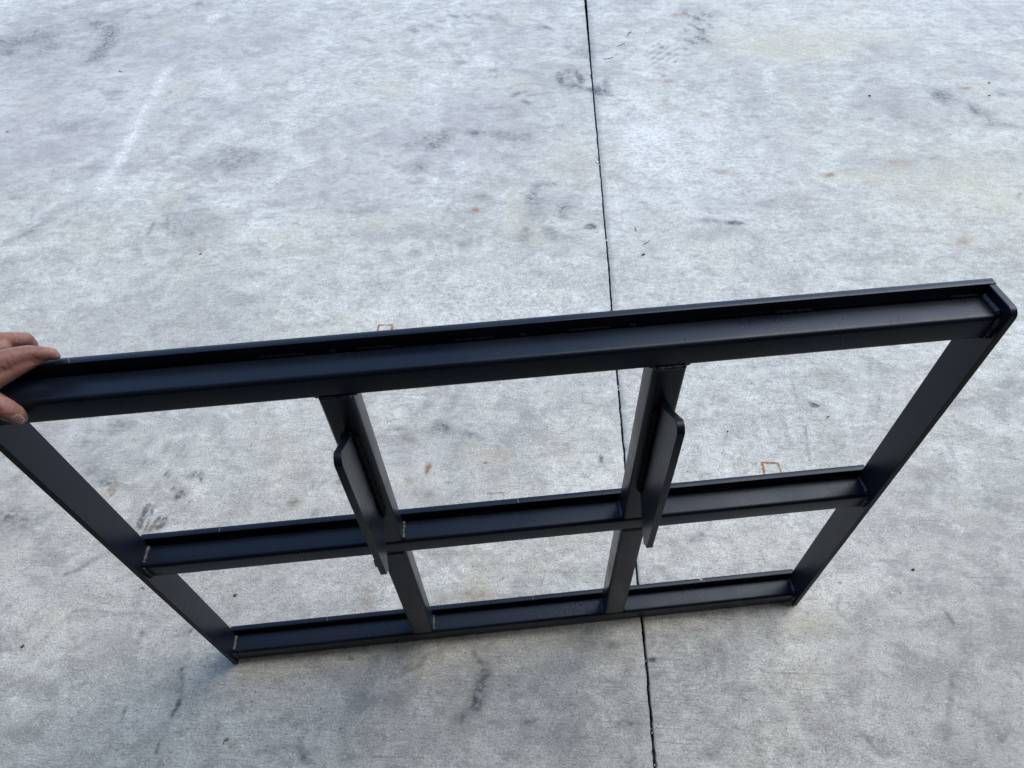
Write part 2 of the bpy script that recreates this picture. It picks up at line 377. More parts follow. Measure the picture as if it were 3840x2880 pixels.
 (3,0,0.35,2.1785,1.5767,.2224,.0013,-.0415,-.1054),
 (3,0,0.4,2.5506,2.2085,.0614,-.0004,-.0405,-.0961),
 (3,0,0.45,1.9783,1.697,.1435,.0005,-.0126,-.0383),
 (3,0,0.35,2.1894,2.8843,.1438,-.0027,-.0192,-.0651),
 (3,0,0.5,2.5107,2.3884,.0385,-.0004,-.0209,-.0527),
 (3,0,0.4,2.18,3.1098,.0226,-.0005,-.01,-.0358),
 (0,0,1.3,1.3087,1.445,.0318,.0003,-.0016,-.0094),
 (0,0,0.4,1.2407,1.4513,.0692,.0006,-.0028,-.0188),
 (0,0,0.28,1.3122,1.5624,.1421,.0009,-.0089,-.054),
 (0,0,0.28,1.2586,1.3964,.1047,.001,-.0052,-.0331),
 (0,0,0.3,1.1852,1.3586,.0416,.0004,-.0023,-.0163),
 (1,0,0.4,2.0937,2.447,.0421,-.0288,-.0226,-.0525),
 (1,0,0.4,2.0735,2.2744,.0828,-.0336,-.039,-.0982),
 (1,0,0.5,2.1058,2.2362,.0526,.044,-.0022,-.0748),
 (0,0,0.2,2.1294,2.392,.0362,-.0246,-.0114,-.0258),
 (1,0,0.5,2.5905,2.5395,.0422,-.0488,-.0301,-.0527),
 (1,0,0.4,2.6514,2.5104,.0412,-.0481,-.023,-.0391),
 (0,0,0.4,2.3357,2.2981,.0407,-.0593,-.0247,-.0414),
 (0,0,0.3,2.3086,2.3112,.0226,-.0328,-.0205,-.0348),
 (0,0,0.42,2.43,2.1847,.0383,-.0561,-.0262,-.0415),
 (0,0,0.3,2.4088,2.2094,.0178,-.026,-.0207,-.0332),
 (0,0,0.35,2.5213,2.6204,.022,-.0255,-.0105,-.0192),
 (1,0,0.3,2.3165,2.7218,.1317,-.1,-.033,-.0732),
 (0,0,0.25,2.1819,2.7396,.049,-.0008,-.0139,-.0462),
 (0,0,0.42,2.4715,2.0776,.0552,-.0222,-.0149,-.0294),
 (0,0,0.35,2.1254,1.8476,.0322,-.0054,-.0083,-.0206),
 (0,0,0.35,2.14,1.9218,.0291,-0,-.0094,-.0268),
 (1,0,0.4,1.8551,1.8474,.0577,0,-.0178,-.0618),
 (1,0,0.28,1.5397,1.8683,.1174,0,-.0421,-.202),
 (1,0,0.3,1.5483,2.0575,.0491,-.0689,-.0252,-.0498),
 (0,0,0.4,1.4358,3.1641,.1013,-.0024,-.0151,-.1091),
 (0,0,0.35,1.3796,2.8662,.0885,-.0016,-.0154,-.1134),
 (0,0,0.35,2.5731,2.322,.0234,-.0169,-.0136,-.0248),
 (0,0,0.3,2.4734,2.9121,.0242,-.0425,-.0132,-.0239),
 (0,0,0.3,2.532,2.7968,.0182,-.022,-.0094,-.0177),
 (1,0,0.25,2.7623,3.0606,.146,-.0033,-.0667,-.1695),
 (4,0,0.25,2.7061,2.4541,.0235,-.0179,-.0147,-.0262),
 (1,0,0.3,2.0778,2.0907,.0486,-.0002,-.0296,-.0917),
 (1,0,0.25,1.5499,2.5818,.1726,-.0023,-.0156,-.0867),
 (0,0,0.5,1.5284,1.9887,.0158,-0,-.0022,-.0112),
 (0,0,0.2,1.5603,2.2782,.097,-.0007,-.0099,-.051),
 (0,0,0.25,1.9635,2.2246,.0595,-.0112,-.0082,-.0247),
 (0,0,0.2,2.181,2.1257,.1049,-.0413,-.0399,-.0917),
 (0,0,0.25,1.5258,2.1651,.0198,-.0469,-.0175,-.0279),
 (0,0,0.2,1.7118,2.0224,.0364,-.0001,-.0082,-.034),
 (0,0,0.5,1.3552,3.1475,.0131,-.013,-.0053,-.019),
 (0,0,0.5,1.3811,3.1174,.0129,-.0128,-.0053,-.0187),
 (0,0,0.5,1.4066,3.0877,.0128,-.0126,-.0054,-.0185),
 (0,0,0.5,1.4441,3.1454,.0128,-.0129,-.0056,-.0189),
 (0,0,0.5,1.4693,3.1153,.0127,-.0128,-.0056,-.0187),
 (0,0,0.5,1.3316,2.9568,.0127,-.012,-.005,-.0176),
 (0,0,0.5,1.3674,3.0118,.0127,-.0123,-.0052,-.018),
 (0,0,0.5,1.3925,2.9833,.0126,-.0121,-.0052,-.0178),
 (0,0,0.5,1.4173,2.9551,.0124,-.012,-.0053,-.0176),
 (0,0,0.5,1.4539,3.01,.0125,-.0122,-.0055,-.018),
 (0,0,0.5,1.3192,2.8574,.0124,-.0115,-.0049,-.017),
 (0,0,0.5,1.3439,2.8306,.0123,-.0114,-.0049,-.0168),
 (0,0,0.5,1.3789,2.8829,.0124,-.0116,-.0051,-.0171),
 (0,0,0.5,1.4033,2.8559,.0122,-.0115,-.0052,-.0169),
 (0,0,0.5,1.4274,2.8291,.0121,-.0114,-.0052,-.0168),
 (0,0,0.5,1.3073,2.7617,.0122,-.0111,-.0048,-.0163),
 (2,0,0.5,1.643,2.4939,.0271,-.0003,-.0197,-.097),
 (0,1,1.1,-.2846,.2563,.0113,.0159,.0144,-.0118),
 (4,1,0.7,-.2943,.2464,.0138,.0116,.0103,-.0107),
 (0,1,0.9,-.2746,.2695,.0054,.0002,.0017,-.0045),
 (0,1,1.1,-.2553,.3366,.017,.0005,.006,-.0161),
 (0,1,0.9,-.2835,.3571,.0087,.0002,.0031,-.0082),
 (0,1,0.9,-.2357,.4,.0143,.0004,.0043,-.012),
 (0,1,0.8,-.2177,.3898,.0044,.0001,.0042,-.0119),
 (0,1,0.5,-.2499,.3907,.0158,.0004,.0038,-.0105),
 (0,1,0.8,-.2279,.317,.0043,.0001,.0031,-.0086),
 (0,1,0.4,-.2671,.4028,.0044,.0001,.0026,-.0071),
 (0,0,0.8,-.2429,.3369,.0074,.0002,.0012,-.0034),
 (4,1,0.7,-.4352,.3487,.0036,.0113,.0121,-.0077),
 (0,1,0.9,-.4377,.3435,.001,.0121,.009,-.0042),
 (0,0,0.5,-.4052,.3565,.0173,.0005,.0032,-.0076),
 (0,0,0.5,-.4601,.3796,.0381,.001,.0062,-.014),
 (0,0,0.45,-.5259,.4103,.0419,.0011,.0083,-.0179),
 (0,0,0.35,-.5273,.4929,.0189,.0332,.0124,-.0103),
 (0,0,0.35,-.4911,.5491,.0338,.0008,.0068,-.0158),
 (5,0,0.5,-.3492,.4821,.006,.0178,.0083,-.0057),
 (5,0,0.35,-.5757,.4956,.02,.0005,.0054,-.0115),
 (0,0,0.3,-.157,.4794,.0104,.0149,.0072,-.0068),
 (0,0,0.25,-.0845,.433,.0223,.0006,.0038,-.013),
 (0,1,0.3,-.2982,.4607,.0195,.0005,.0082,-.0221),
 (0,1,0.5,-.3152,.3943,.0069,-.0034,-.0016,-.0124),
 (5,0,0.95,.0338,.3229,.0152,.0004,.0034,-.0132),
 (0,0,0.3,.0338,.3229,.0091,.0003,.0021,-.0079),
 (0,1,0.8,.134,.382,.0105,.0003,.0018,-.0083),
 (0,1,0.7,.1449,.3599,.0061,.0002,.0024,-.0115),
 (0,1,0.35,.0782,.3804,.0217,.0006,.0033,-.0138),
 (0,1,0.45,.1007,.2984,.033,.001,.0027,-.0116),
 (3,0,0.5,-.0159,.3813,.0405,.0011,.0075,-.0275),
 (3,0,0.35,-.0043,.4572,.0512,.0013,.0113,-.0434),
 (4,0,0.25,-.4341,.3213,.0217,.0006,.0089,-.02),
 (0,1,0.3,-.3807,.4288,.005,.0106,.008,-.006),
 (0,0,0.2,-.1134,.5543,.03,.0007,.0046,-.0157),
 (0,0,0.5,-.4792,.365,.0033,.0109,.0028,-.0017),
 (5,0,0.5,.046,.3971,.0044,.0001,.0021,-.0084),
 (1,0,0.25,-.2666,.5586,.0672,.0016,.0069,-.0198),
 (0,0,0.65,.3812,.5584,.0288,.0103,.0073,-.0216),
 (0,0,0.45,.4521,.5316,.0338,.0009,.0016,-.0184),
 (0,0,0.3,.3369,.638,.0199,-.0126,-.0115,-.0339),
 (0,0,0.45,.2678,.5556,.0193,.0005,.0016,-.0107),
 (5,0,0.75,.2966,.5237,.0204,.0005,.0029,-.02),
 (0,1,0.55,.3253,.5004,.0101,.0003,.0009,-.0063),
 (4,1,1,.3592,.4318,.0079,-.0014,-.0005,-.0169),
 (0,1,0.5,.3592,.4318,.0066,-.0011,-.0004,-.0133),
 (0,1,0.4,.3799,.4513,.0052,-.0019,-.0024,-.0122),
 (4,1,0.35,.3797,.3451,.019,.0005,.0025,-.0209),
 (0,0,0.35,.3729,.3484,.019,.0005,.002,-.0161),
 (5,0,0.6,.3224,.3901,.0129,.0004,.0021,-.0145),
 (3,0,0.6,.4668,.4767,.0199,.0005,.0025,-.0306),
 (4,0,0.3,.5396,.4786,.033,.0009,.0011,-.0192),
 (3,0,0.4,.518,.455,.0524,.0014,.0022,-.0337),
 (0,1,1.1,.8022,.4739,.0059,.0002,-.0006,-.0152),
 (0,0,1.2,.8063,.4702,.0026,.0001,-.0004,-.0099),
 (3,0,0.3,.7408,.4993,.0791,.002,-.0013,-.0684),
 (0,0,0.4,.6495,.4174,.0289,.0008,.0001,-.0059),
 (3,0,0.6,.2912,.3819,.0226,.0006,.0022,-.0144),
 (1,0,0.35,.3112,.4687,.0665,.0017,.0038,-.0267),
 (0,0,0.3,.4341,.5072,.0201,.0005,.0015,-.0157),
 (0,0,1.3,.5117,.451,.0046,.0001,.0002,-.003),
 (0,0,1.3,.4758,.4241,.0023,.0001,.0002,-.0022),
 (0,0,1,.3961,.4246,.002,.0001,.0002,-.0019),
 (0,1,0.5,.4198,.3855,.0032,.0001,.0009,-.0086),
 (0,0,0.4,.257,.4731,.0167,.0004,.0005,-.0031),
 (5,0,0.3,.8332,.4446,.0289,.0008,-.0008,-.0149),
 (0,0,0.2,.6051,.6056,.0206,.0154,.0109,-.0216),
 (1,0,0.4,.412,.339,.0252,.0007,.001,-.009),
 (1,0,0.25,.3395,.3833,.0643,.0018,.0058,-.0427),
 (0,0,0.45,1.1293,.5229,.0149,.0004,-.0012,-.0072),
 (1,0,0.35,1.3068,.7457,.0454,.001,-.0058,-.0276),
 (5,0,0.4,1.4625,.7735,.0375,.0008,-.0055,-.0211),
 (0,0,0.35,1.4869,.5203,.0244,.0006,-.0043,-.0147),
 (1,0,0.35,1.0459,.4567,.0365,.001,-.0026,-.0198),
 (0,0,0.35,1.0795,.6497,.0104,.0002,-.0013,-.0098),
 (0,0,0.3,1.1416,.6642,.0079,.0002,-.0021,-.0132),
 (5,0,0.3,1.4969,.7056,.0209,.0005,-.0037,-.0134),
 (5,0,0.3,1.4148,.619,.0127,.0003,-.0032,-.0127),
 (0,0,0.35,1.2974,.5243,.0099,.0003,-.002,-.0089),
 (0,0,0.2,1.0747,.614,.0052,.0001,-.0022,-.0159),
 (0,0,0.4,1.2269,.58,.0051,.0001,-.0008,-.0043),
 (0,0,0.35,1.2553,.6215,.0077,.0002,-.001,-.0051),
 (0,0,0.4,1.9333,.746,.0243,.0005,-.0069,-.0164),
 (4,0,0.6,1.9609,.795,.0077,.0002,-.0024,-.0057),
 (5,0,0.4,1.9689,.7975,.0282,.0006,-.002,-.0047),
 (0,0,0.32,1.6121,.4481,.0441,.0012,-.0077,-.0221),
 (1,0,0.4,1.6184,.3871,.0431,.0012,-.0076,-.0211),
 (0,0,0.35,1.7358,.3696,.0273,.0008,-.007,-.0173),
 (3,0,0.4,1.7082,.8063,.0393,.0008,-.0096,-.0285),
 (3,0,0.4,1.8583,.7219,.0551,.0012,-.0071,-.0179),
 (0,0,0.25,1.7768,.3674,.0182,.0005,-.0058,-.0138),
 (1,0,0.4,1.6186,.3457,.0272,.0008,-.005,-.0137),
 (3,0,0.3,1.756,.6498,.0169,.0004,-.0032,-.0086),
 (0,0,0.2,1.6035,.7899,.0571,.0012,-.0058,-.0189),
 (1,0,0.25,1.8975,.6531,.0403,.0009,-.0352,-.0833),
 (0,0,0.45,-.6477,.2491,.0546,.0016,.0197,-.0362),
 (1,0,0.4,-.651,.2122,.0231,.0007,.0131,-.0236),
 (0,0,0.5,-.3291,.066,.0164,.0005,.0012,-.0028),
 (5,0,0.9,-.2167,-.0051,.0067,.0029,.0034,-.0042),
 (0,0,0.5,-.2167,-.0051,.0044,.002,.0019,-.0024),
 (5,0,0.5,-.3469,-.0406,.0204,.0007,.0027,-.0057),
 (1,0,0.4,-.286,-.0223,.0582,.002,.0127,-.0285),
 (1,0,0.4,-.2612,.0422,.0422,.0014,.0029,-.0068),
 (0,1,0.6,-.1017,-.0759,.0113,.0004,.0029,-.0079),
 (0,0,0.8,-.0907,-.1617,.0051,.0002,.001,-.0025),
 (0,0,0.7,-.0764,-.1612,.0032,.0001,.0015,-.0039),
 (0,0,0.9,-.191,-.1768,.0076,.0003,.0014,-.0033),
 (0,1,0.4,-.1094,-.0322,.0133,-.0077,-.0046,-.009),
 (0,1,0.5,-.1069,.0036,.0089,.0003,.0026,-.0072),
 (0,0,0.5,-.1388,-.0041,.0041,.0001,.0017,-.0045),
 (0,1,0.7,-.0986,-.1991,.0087,.0003,.0021,-.0054),
 (0,0,0.35,-.0262,.0605,.0119,.0004,.0043,-.0136),
 (5,0,0.45,.0774,.0691,.0084,.0003,.0018,-.0069),
 (1,0,0.3,-.3957,-.1139,.0396,.0014,.0061,-.0118),
 (1,0,0.35,-.353,-.145,.0227,.0008,.0043,-.0086),
 (0,1,0.5,.2004,-.2158,.0185,-.0047,-.0016,-.009),
 (0,0,0.25,.1258,-.2027,.0246,.0009,.0037,-.0132),
 (0,0,0.35,.2309,-.2147,.0122,.0005,.0012,-.0052),
 (0,0,0.18,-.4242,.0825,.0541,.0018,.0136,-.0279),
 (1,0,0.3,-.2433,-.1894,.0632,.0024,.0125,-.027),
 (0,0,0.2,-.3946,-.209,.0474,.0018,.0145,-.0266),
 (1,0,0.3,-.0876,-.2109,.0217,.0008,.0153,-.0392),
 (0,1,0.3,.1675,.138,.0251,.0008,.0019,-.0087),
 (0,1,0.25,.0627,.1237,.0179,.0006,.0029,-.0108),
 (1,0,0.25,.0223,-.0927,.0391,.0014,.0056,-.0177),
 (0,0,0.4,.3598,-.1186,.0222,.0008,.0027,-.0171),
 (0,0,0.3,.2996,-.1208,.0222,.0008,.0037,-.0199),
 (1,0,0.35,.4169,-.1643,.0247,.0009,.0015,-.0109),
 (0,0,0.35,.5707,-.1557,.0154,.0006,.0003,-.0055),
 (0,0,0.3,.6349,-.145,.0207,.0058,.0016,-.0047),
 (0,0,0.6,.8052,.0063,.0151,.0005,-.0005,-.0095),
 (5,0,1.2,.8885,-.0207,.0064,.0002,-.0004,-.0046),
 (0,0,1.1,.8885,-.0207,.0048,.0002,-.0003,-.0034),
 (0,0,0.3,.9004,-.0203,.0129,.0005,-.0002,-.0025),
 (0,0,1,.8411,-.0419,.0032,.0001,-.0002,-.0024),
 (0,0,1,.8466,.0372,.0027,.0001,-.0001,-.002),
 (5,0,0.55,.5286,-.0034,.0397,.0014,.0006,-.0082),
 (0,0,1.4,.2572,-.0367,.0035,.0014,.0014,-.0023),
 (0,1,0.45,.8274,-.1954,.0149,.0006,-.0005,-.0078),
 (0,0,0.35,.8251,-.1406,.0244,.0009,-.0003,-.0044),
 (1,0,0.3,.6871,-.0414,.0548,.002,0,-.0181),
 (0,0,0.3,.6072,-.0654,.0179,.0068,.0031,-.0072),
 (4,0,0.6,.5031,.1059,.0313,.001,.0011,-.0139),
 (4,0,0.4,.4377,.0968,.0208,.0007,.0011,-.0104),
 (4,0,0.7,.2633,.1104,.0092,.0003,.0005,-.0025),
 (4,0,0.35,.2712,.0773,.0139,.0005,.0031,-.0171),
 (4,0,0.4,.4012,.1977,.0131,.0004,.0006,-.0053),
 (3,0,0.45,.6475,.1829,.0321,.001,.0003,-.0184),
 (0,0,0.35,.5155,.1749,.0165,.0005,.0005,-.0074),
 (0,0,0.25,.4556,.1994,.029,.0009,.0009,-.0091),
 (0,0,0.22,.6201,.1453,.0281,.0009,.0003,-.0108),
 (4,0,0.3,.5557,.1007,.0208,.0007,.0004,-.0069),
 (0,0,0.3,.3177,.1247,.0106,.0003,.0007,-.0043),
 (3,0,0.5,.6285,-.0281,.2463,.0088,.001,-.0335),
 (3,0,0.35,.3993,-.0332,.0657,.0023,.0049,-.0366),
 (1,0,0.3,.3768,-.1464,.0187,.0007,.0038,-.0248),
 (1,0,0.25,.48,-.1756,.0611,.0023,.0022,-.0214),
 (0,0,0.15,.7237,-.1663,.0908,.0035,-.0003,-.0214),
 (0,0,0.3,.2843,-.2179,.0182,.0007,.0032,-.0155),
 (0,0,0.3,.6295,-.1699,.0179,.0035,.0024,-.0105),
 (1,0,0.4,1.4045,.1289,.0201,.0007,-.0063,-.0206),
 (4,0,0.4,1.4805,.1094,.0086,.0003,-.0023,-.0068),
 (0,0,0.4,1.5341,.0863,.0117,.0023,-.0038,-.0193),
 (3,0,0.7,1.2286,.0628,.0591,.002,-.0039,-.0163),
 (5,0,0.3,1.2533,.0571,.0262,.0009,-.0048,-.0194),
 (3,0,0.6,1.2103,-.0406,.0282,.001,-.0043,-.0178),
 (4,0,0.2,1.2111,-.0376,.0188,.0007,-.0029,-.0119),
 (1,0,0.35,1.3057,-.0101,.0411,.0015,-.0126,-.0451),
 (0,0,0.25,1.5266,-.1461,.076,.0029,-.016,-.0393),
 (1,0,0.4,1.1267,-.1126,.0274,.001,-.0035,-.0167),
 (0,0,0.25,1.341,.0251,.0128,.0005,-.0064,-.0219),
 (0,0,0.2,1.1024,-.0824,.012,-.0106,-.0192,-.0182),
 (0,0,0.35,.9819,-.1907,.0177,.0007,-.0011,-.0078),
 (0,0,0.3,1.0185,-.1996,.0147,.0006,-.0008,-.0052),
 (1,0,0.3,1.3994,-.0571,.0462,.0017,-.0058,-.0174),
 (0,0,0.18,1.5214,.1604,.0506,.0017,-.0098,-.028),
 (0,0,0.15,1.4689,.2053,.0345,.0011,-.0094,-.0292),
 (0,0,0.25,1.5516,.0232,.019,.0007,-.0072,-.0187),
 (2,0,0.9,1.4067,.1525,.0041,.0001,-.0028,-.0092),
 (0,1,0.6,1.1918,.0012,.0038,.0001,-.001,-.0044),
 (0,0,1,1.1394,-.1171,.003,.0001,-.0004,-.0017),
 (0,0,0.5,1.1827,-.1243,.0036,.0001,-.0012,-.005),
 (0,0,0.9,1.4986,-.1064,.0027,.0001,-.0006,-.0017),
 (0,0,1.3,1.2737,-.0263,.0016,.0001,-.0004,-.0015),
 (3,0,0.4,1.178,.2524,.0357,.0011,-.0046,-.023),
 (0,0,0.4,1.0146,.259,.0217,.0007,-.0015,-.0117),
 (0,0,0.4,1.0306,.2712,.0073,.0002,-.0011,-.0079),
 (5,0,0.35,1.0792,.0511,.0132,.0049,.0036,-.0181),
 (3,0,0.3,1.2387,.2543,.0285,.0009,-.0051,-.023),
 (0,0,0.2,1.5507,-.0939,.036,.0013,-.0046,-.0112),
]
STROKES = [
 (0,0,0.4,.037,((-1.8492,3.165),(-1.7359,3.0681),(-1.6114,2.9038),(-1.5817,2.7674),(-1.6072,2.6864))),
 (0,0,0.6,.045,((-1.7448,3.1245),(-1.6345,3.0291),(-1.5667,2.8856),(-1.5813,2.784),(-1.5526,2.6697))),
 (0,0,0.4,.0362,((-2.0302,3.2874),(-1.9364,3.3873),(-1.8194,3.4051))),
 (0,0,0.3,.035,((-1.8595,3.2236),(-1.7369,3.2207),(-1.649,3.2779))),
 (0,0,0.3,.0352,((-1.6673,3.1801),(-1.6226,3.2773),(-1.5513,3.3157))),
 (0,0,0.3,.035,((-1.4946,3.1762),(-1.4473,3.2729),(-1.3525,3.2508))),
 (2,0,0.95,.04,((-1.1588,2.6018),(-1.137,2.3668),(-1.1174,2.1789),(-1.0877,1.9936),(-1.0636,1.8013),(-1.0582,1.6354))),
 (2,0,0.55,.0495,((-.3767,2.4161),(-.443,2.1754),(-.4121,1.9807),(-.3719,1.7812),(-.3881,1.6189),(-.4019,1.5238),(-.398,1.4333))),
 (0,0,0.35,.0201,((-.8661,2.005),(-.8301,2.0528),(-.7853,2.0588))),
 (0,0,0.6,.0103,((-.7573,1.3605),(-.7626,1.4303))),
 (0,0,0.5,.0081,((-.6866,1.3527),(-.7249,1.4665))),
 (0,0,0.4,.014,((-.5936,1.3282),(-.5977,1.3706))),
 (0,0,0.35,.0295,((-1.2089,1.3735),(-1.177,1.4814),(-1.0812,1.5668))),
 (0,0,0.35,.0231,((-1.245,1.3131),(-1.1823,1.4001),(-1.1586,1.445))),
 (2,0,0.6,.0047,((.4227,3.2075),(.48,3.1966),(.4692,3.0668),(.414,3.0644))),
 (0,0,0.5,.0097,((.4768,2.394),(.5308,2.4283),(.6,2.4346),(.6695,2.3922))),
 (0,0,0.95,.0178,((.5003,2.3258),(.5265,2.3525),(.5535,2.3659))),
 (0,0,0.6,.0109,((.5615,2.3253),(.6155,2.3356),(.6765,2.3513))),
 (0,0,0.5,.0107,((.5297,2.2661),(.6032,2.2721))),
 (0,0,0.5,.0079,((.6241,2.2139),(.6901,2.2327))),
 (0,0,0.5,.0133,((.5491,2.2856),(.5835,2.2527))),
 (2,0,0.6,.0062,((.2758,1.9117),(.2833,1.8678))),
 (2,0,0.4,.005,((.4103,1.9452),(.4857,1.9339),(.5028,1.9678))),
 (2,0,0.5,.005,((.1272,1.8568),(.1538,1.8896))),
 (0,0,0.5,.0231,((.5941,1.5765),(.6008,1.6527),(.6959,1.6726),(.799,1.6487))),
 (0,0,0.55,.0325,((.5912,1.4766),(.582,1.4156),(.5624,1.3565))),
 (2,0,0.5,.0065,((.1654,1.3114),(.1797,1.3611))),
 (2,2,0.5,.0062,((.475,2.5073),(.4775,2.4079))),
 (2,2,0.5,.0061,((.0379,2.3027),(.0412,2.2564))),
 (2,2,0.5,.0054,((.3815,1.9117),(.38,1.7723))),
 (2,2,0.5,.0065,((.1444,2.5701),(.1517,2.5183))),
 (2,2,0.5,.0052,((.3343,1.681),(.3376,1.6321))),
 (2,0,0.5,.0048,((.1307,1.3439),(.1648,1.3154))),
 (2,2,0.8,.0053,((2.2038,2.5016),(2.2233,2.4594))),
 (2,0,0.5,.0059,((1.9638,1.9767),(2.0178,1.9601))),
 (2,0,0.4,.0075,((1.831,2.2762),(1.9528,2.1874),(1.9821,2.1386))),
 (0,1,2,.0109,((-.3284,.3041),(-.3269,.2777),(-.328,.247))),
 (0,1,1,.0061,((-.3177,.3044),(-.3117,.2781))),
 (0,1,1.1,.0072,((-.3085,.2364),(-.3126,.2651))),
 (0,1,1.1,.0072,((-.2974,.2352),(-.2939,.2528),(-.2882,.2691))),
 (0,0,0.4,.0208,((.3981,.6614),(.3978,.5964),(.3876,.5627))),
 (0,0,0.25,.0314,((.4332,.6666),(.4414,.6145))),
 (0,0,0.45,.0071,((.2374,.6161),(.2632,.6319),(.2909,.6369))),
 (0,3,0.55,.0026,((1.3534,.7642),(1.3507,.6823),(1.3473,.6174))),
 (0,3,0.7,.0025,((1.3501,.5861),(1.3408,.5107),(1.3385,.4759))),
 (0,0,0.45,.0041,((1.2914,.6113),(1.2979,.6004),(1.2987,.5695))),
 (0,0,0.6,.002,((1.1912,.523),(1.2,.5173))),
 (0,0,0.28,.0046,((-.5369,.2252),(-.543,.2203),(-.5266,.1923),(-.5036,.18),(-.4807,.1765))),
 (0,0,0.28,.0045,((-.5453,.2325),(-.5503,.2219),(-.5305,.1883),(-.5029,.1736),(-.4756,.1694))),
 (0,0,0.28,.0045,((-.5538,.2399),(-.5575,.2235),(-.5344,.1843),(-.5022,.1673),(-.4704,.1623))),
 (0,0,0.28,.0045,((-.5624,.2474),(-.5648,.225),(-.5383,.1803),(-.5015,.1609),(-.4653,.1553))),
 (0,0,0.28,.0045,((-.571,.2548),(-.572,.2266),(-.5421,.1763),(-.5008,.1546),(-.4603,.1484))),
 (0,0,0.28,.0045,((-.5797,.2624),(-.5793,.2282),(-.546,.1723),(-.5002,.1484),(-.4552,.1414))),
 (0,0,0.28,.0045,((-.5884,.27),(-.5866,.2297),(-.5498,.1683),(-.4995,.1421),(-.4502,.1346))),
 (0,0,0.6,.0118,((-.3795,.1868),(-.4028,.1629),(-.4248,.1375),(-.4526,.1254))),
 (0,0,0.35,.0156,((-.6062,.2015),(-.5952,.2548),(-.5688,.2808))),
 (0,0,0.42,.0084,((-.3925,.0395),(-.3658,.0438),(-.3359,.0414),(-.2914,.0377),(-.2513,.0442),(-.2197,.0367))),
 (0,0,0.3,.0055,((-.2387,-.0271),(-.2202,-.0135),(-.2049,.0002))),
 (0,1,0.85,.0084,((-.0934,-.0848),(-.09,-.1028),(-.0873,-.1235),(-.0845,-.1438),(-.0877,-.161))),
 (0,0,1.1,.0051,((-.1909,-.1483),(-.1907,-.1586))),
 (0,0,0.5,.0025,((-.1915,-.1621),(-.1892,-.1734))),
 (0,0,0.2,.0204,((-.1341,.016),(-.1129,-.0227),(-.108,-.0544))),
 (0,1,0.65,.0062,((-.0959,-.2139),(-.0948,-.2286))),
 (0,1,0.5,.0049,((-.082,-.2374),(-.0815,-.2505))),
 (0,1,0.4,.0072,((.1902,-.2242),(.2152,-.2388))),
 (0,0,0.6,.019,((.526,-.013),(.5399,-.0467),(.539,-.0798),(.5344,-.1034),(.5219,-.1254),(.4956,-.1461))),
 (0,0,0.75,.0152,((.535,-.068),(.5324,-.0977),(.5274,-.1152))),
 (0,0,0.3,.0044,((.5254,-.0892),(.5263,-.121))),
 (0,0,0.3,.003,((.4421,-.0039),(.4162,-.0105),(.3887,-.0289),(.3659,-.0529))),
 (0,0,0.3,.003,((.4427,-.009),(.417,-.0162),(.3895,-.0345),(.3664,-.0566))),
 (0,0,0.5,.003,((.4433,-.014),(.4177,-.0219),(.3903,-.04),(.367,-.0602))),
 (0,0,0.3,.0029,((.4438,-.0191),(.4184,-.0275),(.3911,-.0456),(.3675,-.0638))),
 (0,0,0.3,.0029,((.4444,-.0241),(.4191,-.0331),(.3918,-.0511),(.368,-.0675))),
 (0,0,0.55,.0078,((.4095,-.0359),(.3985,-.0517),(.3835,-.0614))),
 (0,0,0.3,.0066,((.385,-.0021),(.3735,-.0152),(.3631,-.0345))),
 (0,0,0.3,.0098,((.5093,-.0104),(.5242,-.0318))),
 (0,0,0.16,.0057,((.5186,-.0444),(.5185,-.0835),(.5054,-.116))),
 (0,0,0.16,.0057,((.5056,-.0448),(.5041,-.084),(.4896,-.1166))),
 (0,0,0.16,.0058,((.4926,-.0453),(.4898,-.0846),(.4739,-.1172))),
 (0,0,0.3,.0031,((.6229,-.1538),(.6349,-.145),(.6595,-.1399))),
 (5,0,0.5,.0046,((.839,.0428),(.8395,.0202))),
 (0,3,0.4,.0036,((.807,-.1884),(.827,-.202))),
 (0,0,0.35,.0037,((.8099,-.1384),(.8247,-.1461),(.8497,-.1369))),
 (2,0,0.7,.0032,((.3606,.2002),(.407,.179),(.4536,.1472),(.5061,.1131),(.5246,.0979))),
 (0,0,0.45,.01,((1.319,.1329),(1.3058,.1085),(1.3056,.0951),(1.3152,.0821))),
 (0,0,0.35,.0078,((1.5341,.1128),(1.5402,.0767))),
 (0,0,0.4,.012,((1.51,-.0208),(1.4853,-.0626),(1.4635,-.1055),(1.4459,-.1413))),
 (0,0,0.45,.0088,((1.2882,-.1407),(1.3011,-.1614),(1.3156,-.1803))),
 (2,0,0.4,.0035,((1.5008,-.1602),(1.5004,-.1757))),
 (0,0,0.2,.0099,((1.4177,.1396),(1.4689,.1039),(1.5091,.0887))),
]# ------------------------------------------------------------------ unseen roof and walls added over and behind the camera to shade the near concrete
M_BLOCKER = simple('grey_shade_blocker', (.10, .10, .10), .8, .2, 20)
def box(bm, x0, x1, y0, y1, z0, z1):
    bmesh.ops.create_cube(bm, size=1, matrix=Matrix.Translation(((x0+x1)/2, (y0+y1)/2, (z0+z1)/2)) @ Matrix.Diagonal((x1-x0, y1-y0, z1-z0, 1)))
bm = bmesh.new()
EY, EH = .05, 1.80
box(bm, -5, 6, -7, EY, EH, EH+.15); box(bm, -5, 6, -7.15, -7.002, 0, EH+.15); box(bm, -5.15, -5.002, -7, -1.2, 0, EH); box(bm, 6.002, 6.15, -7, -1.2, 0, EH)
tag(from_bm('shade_blocker', bm, M_BLOCKER), kind='structure')

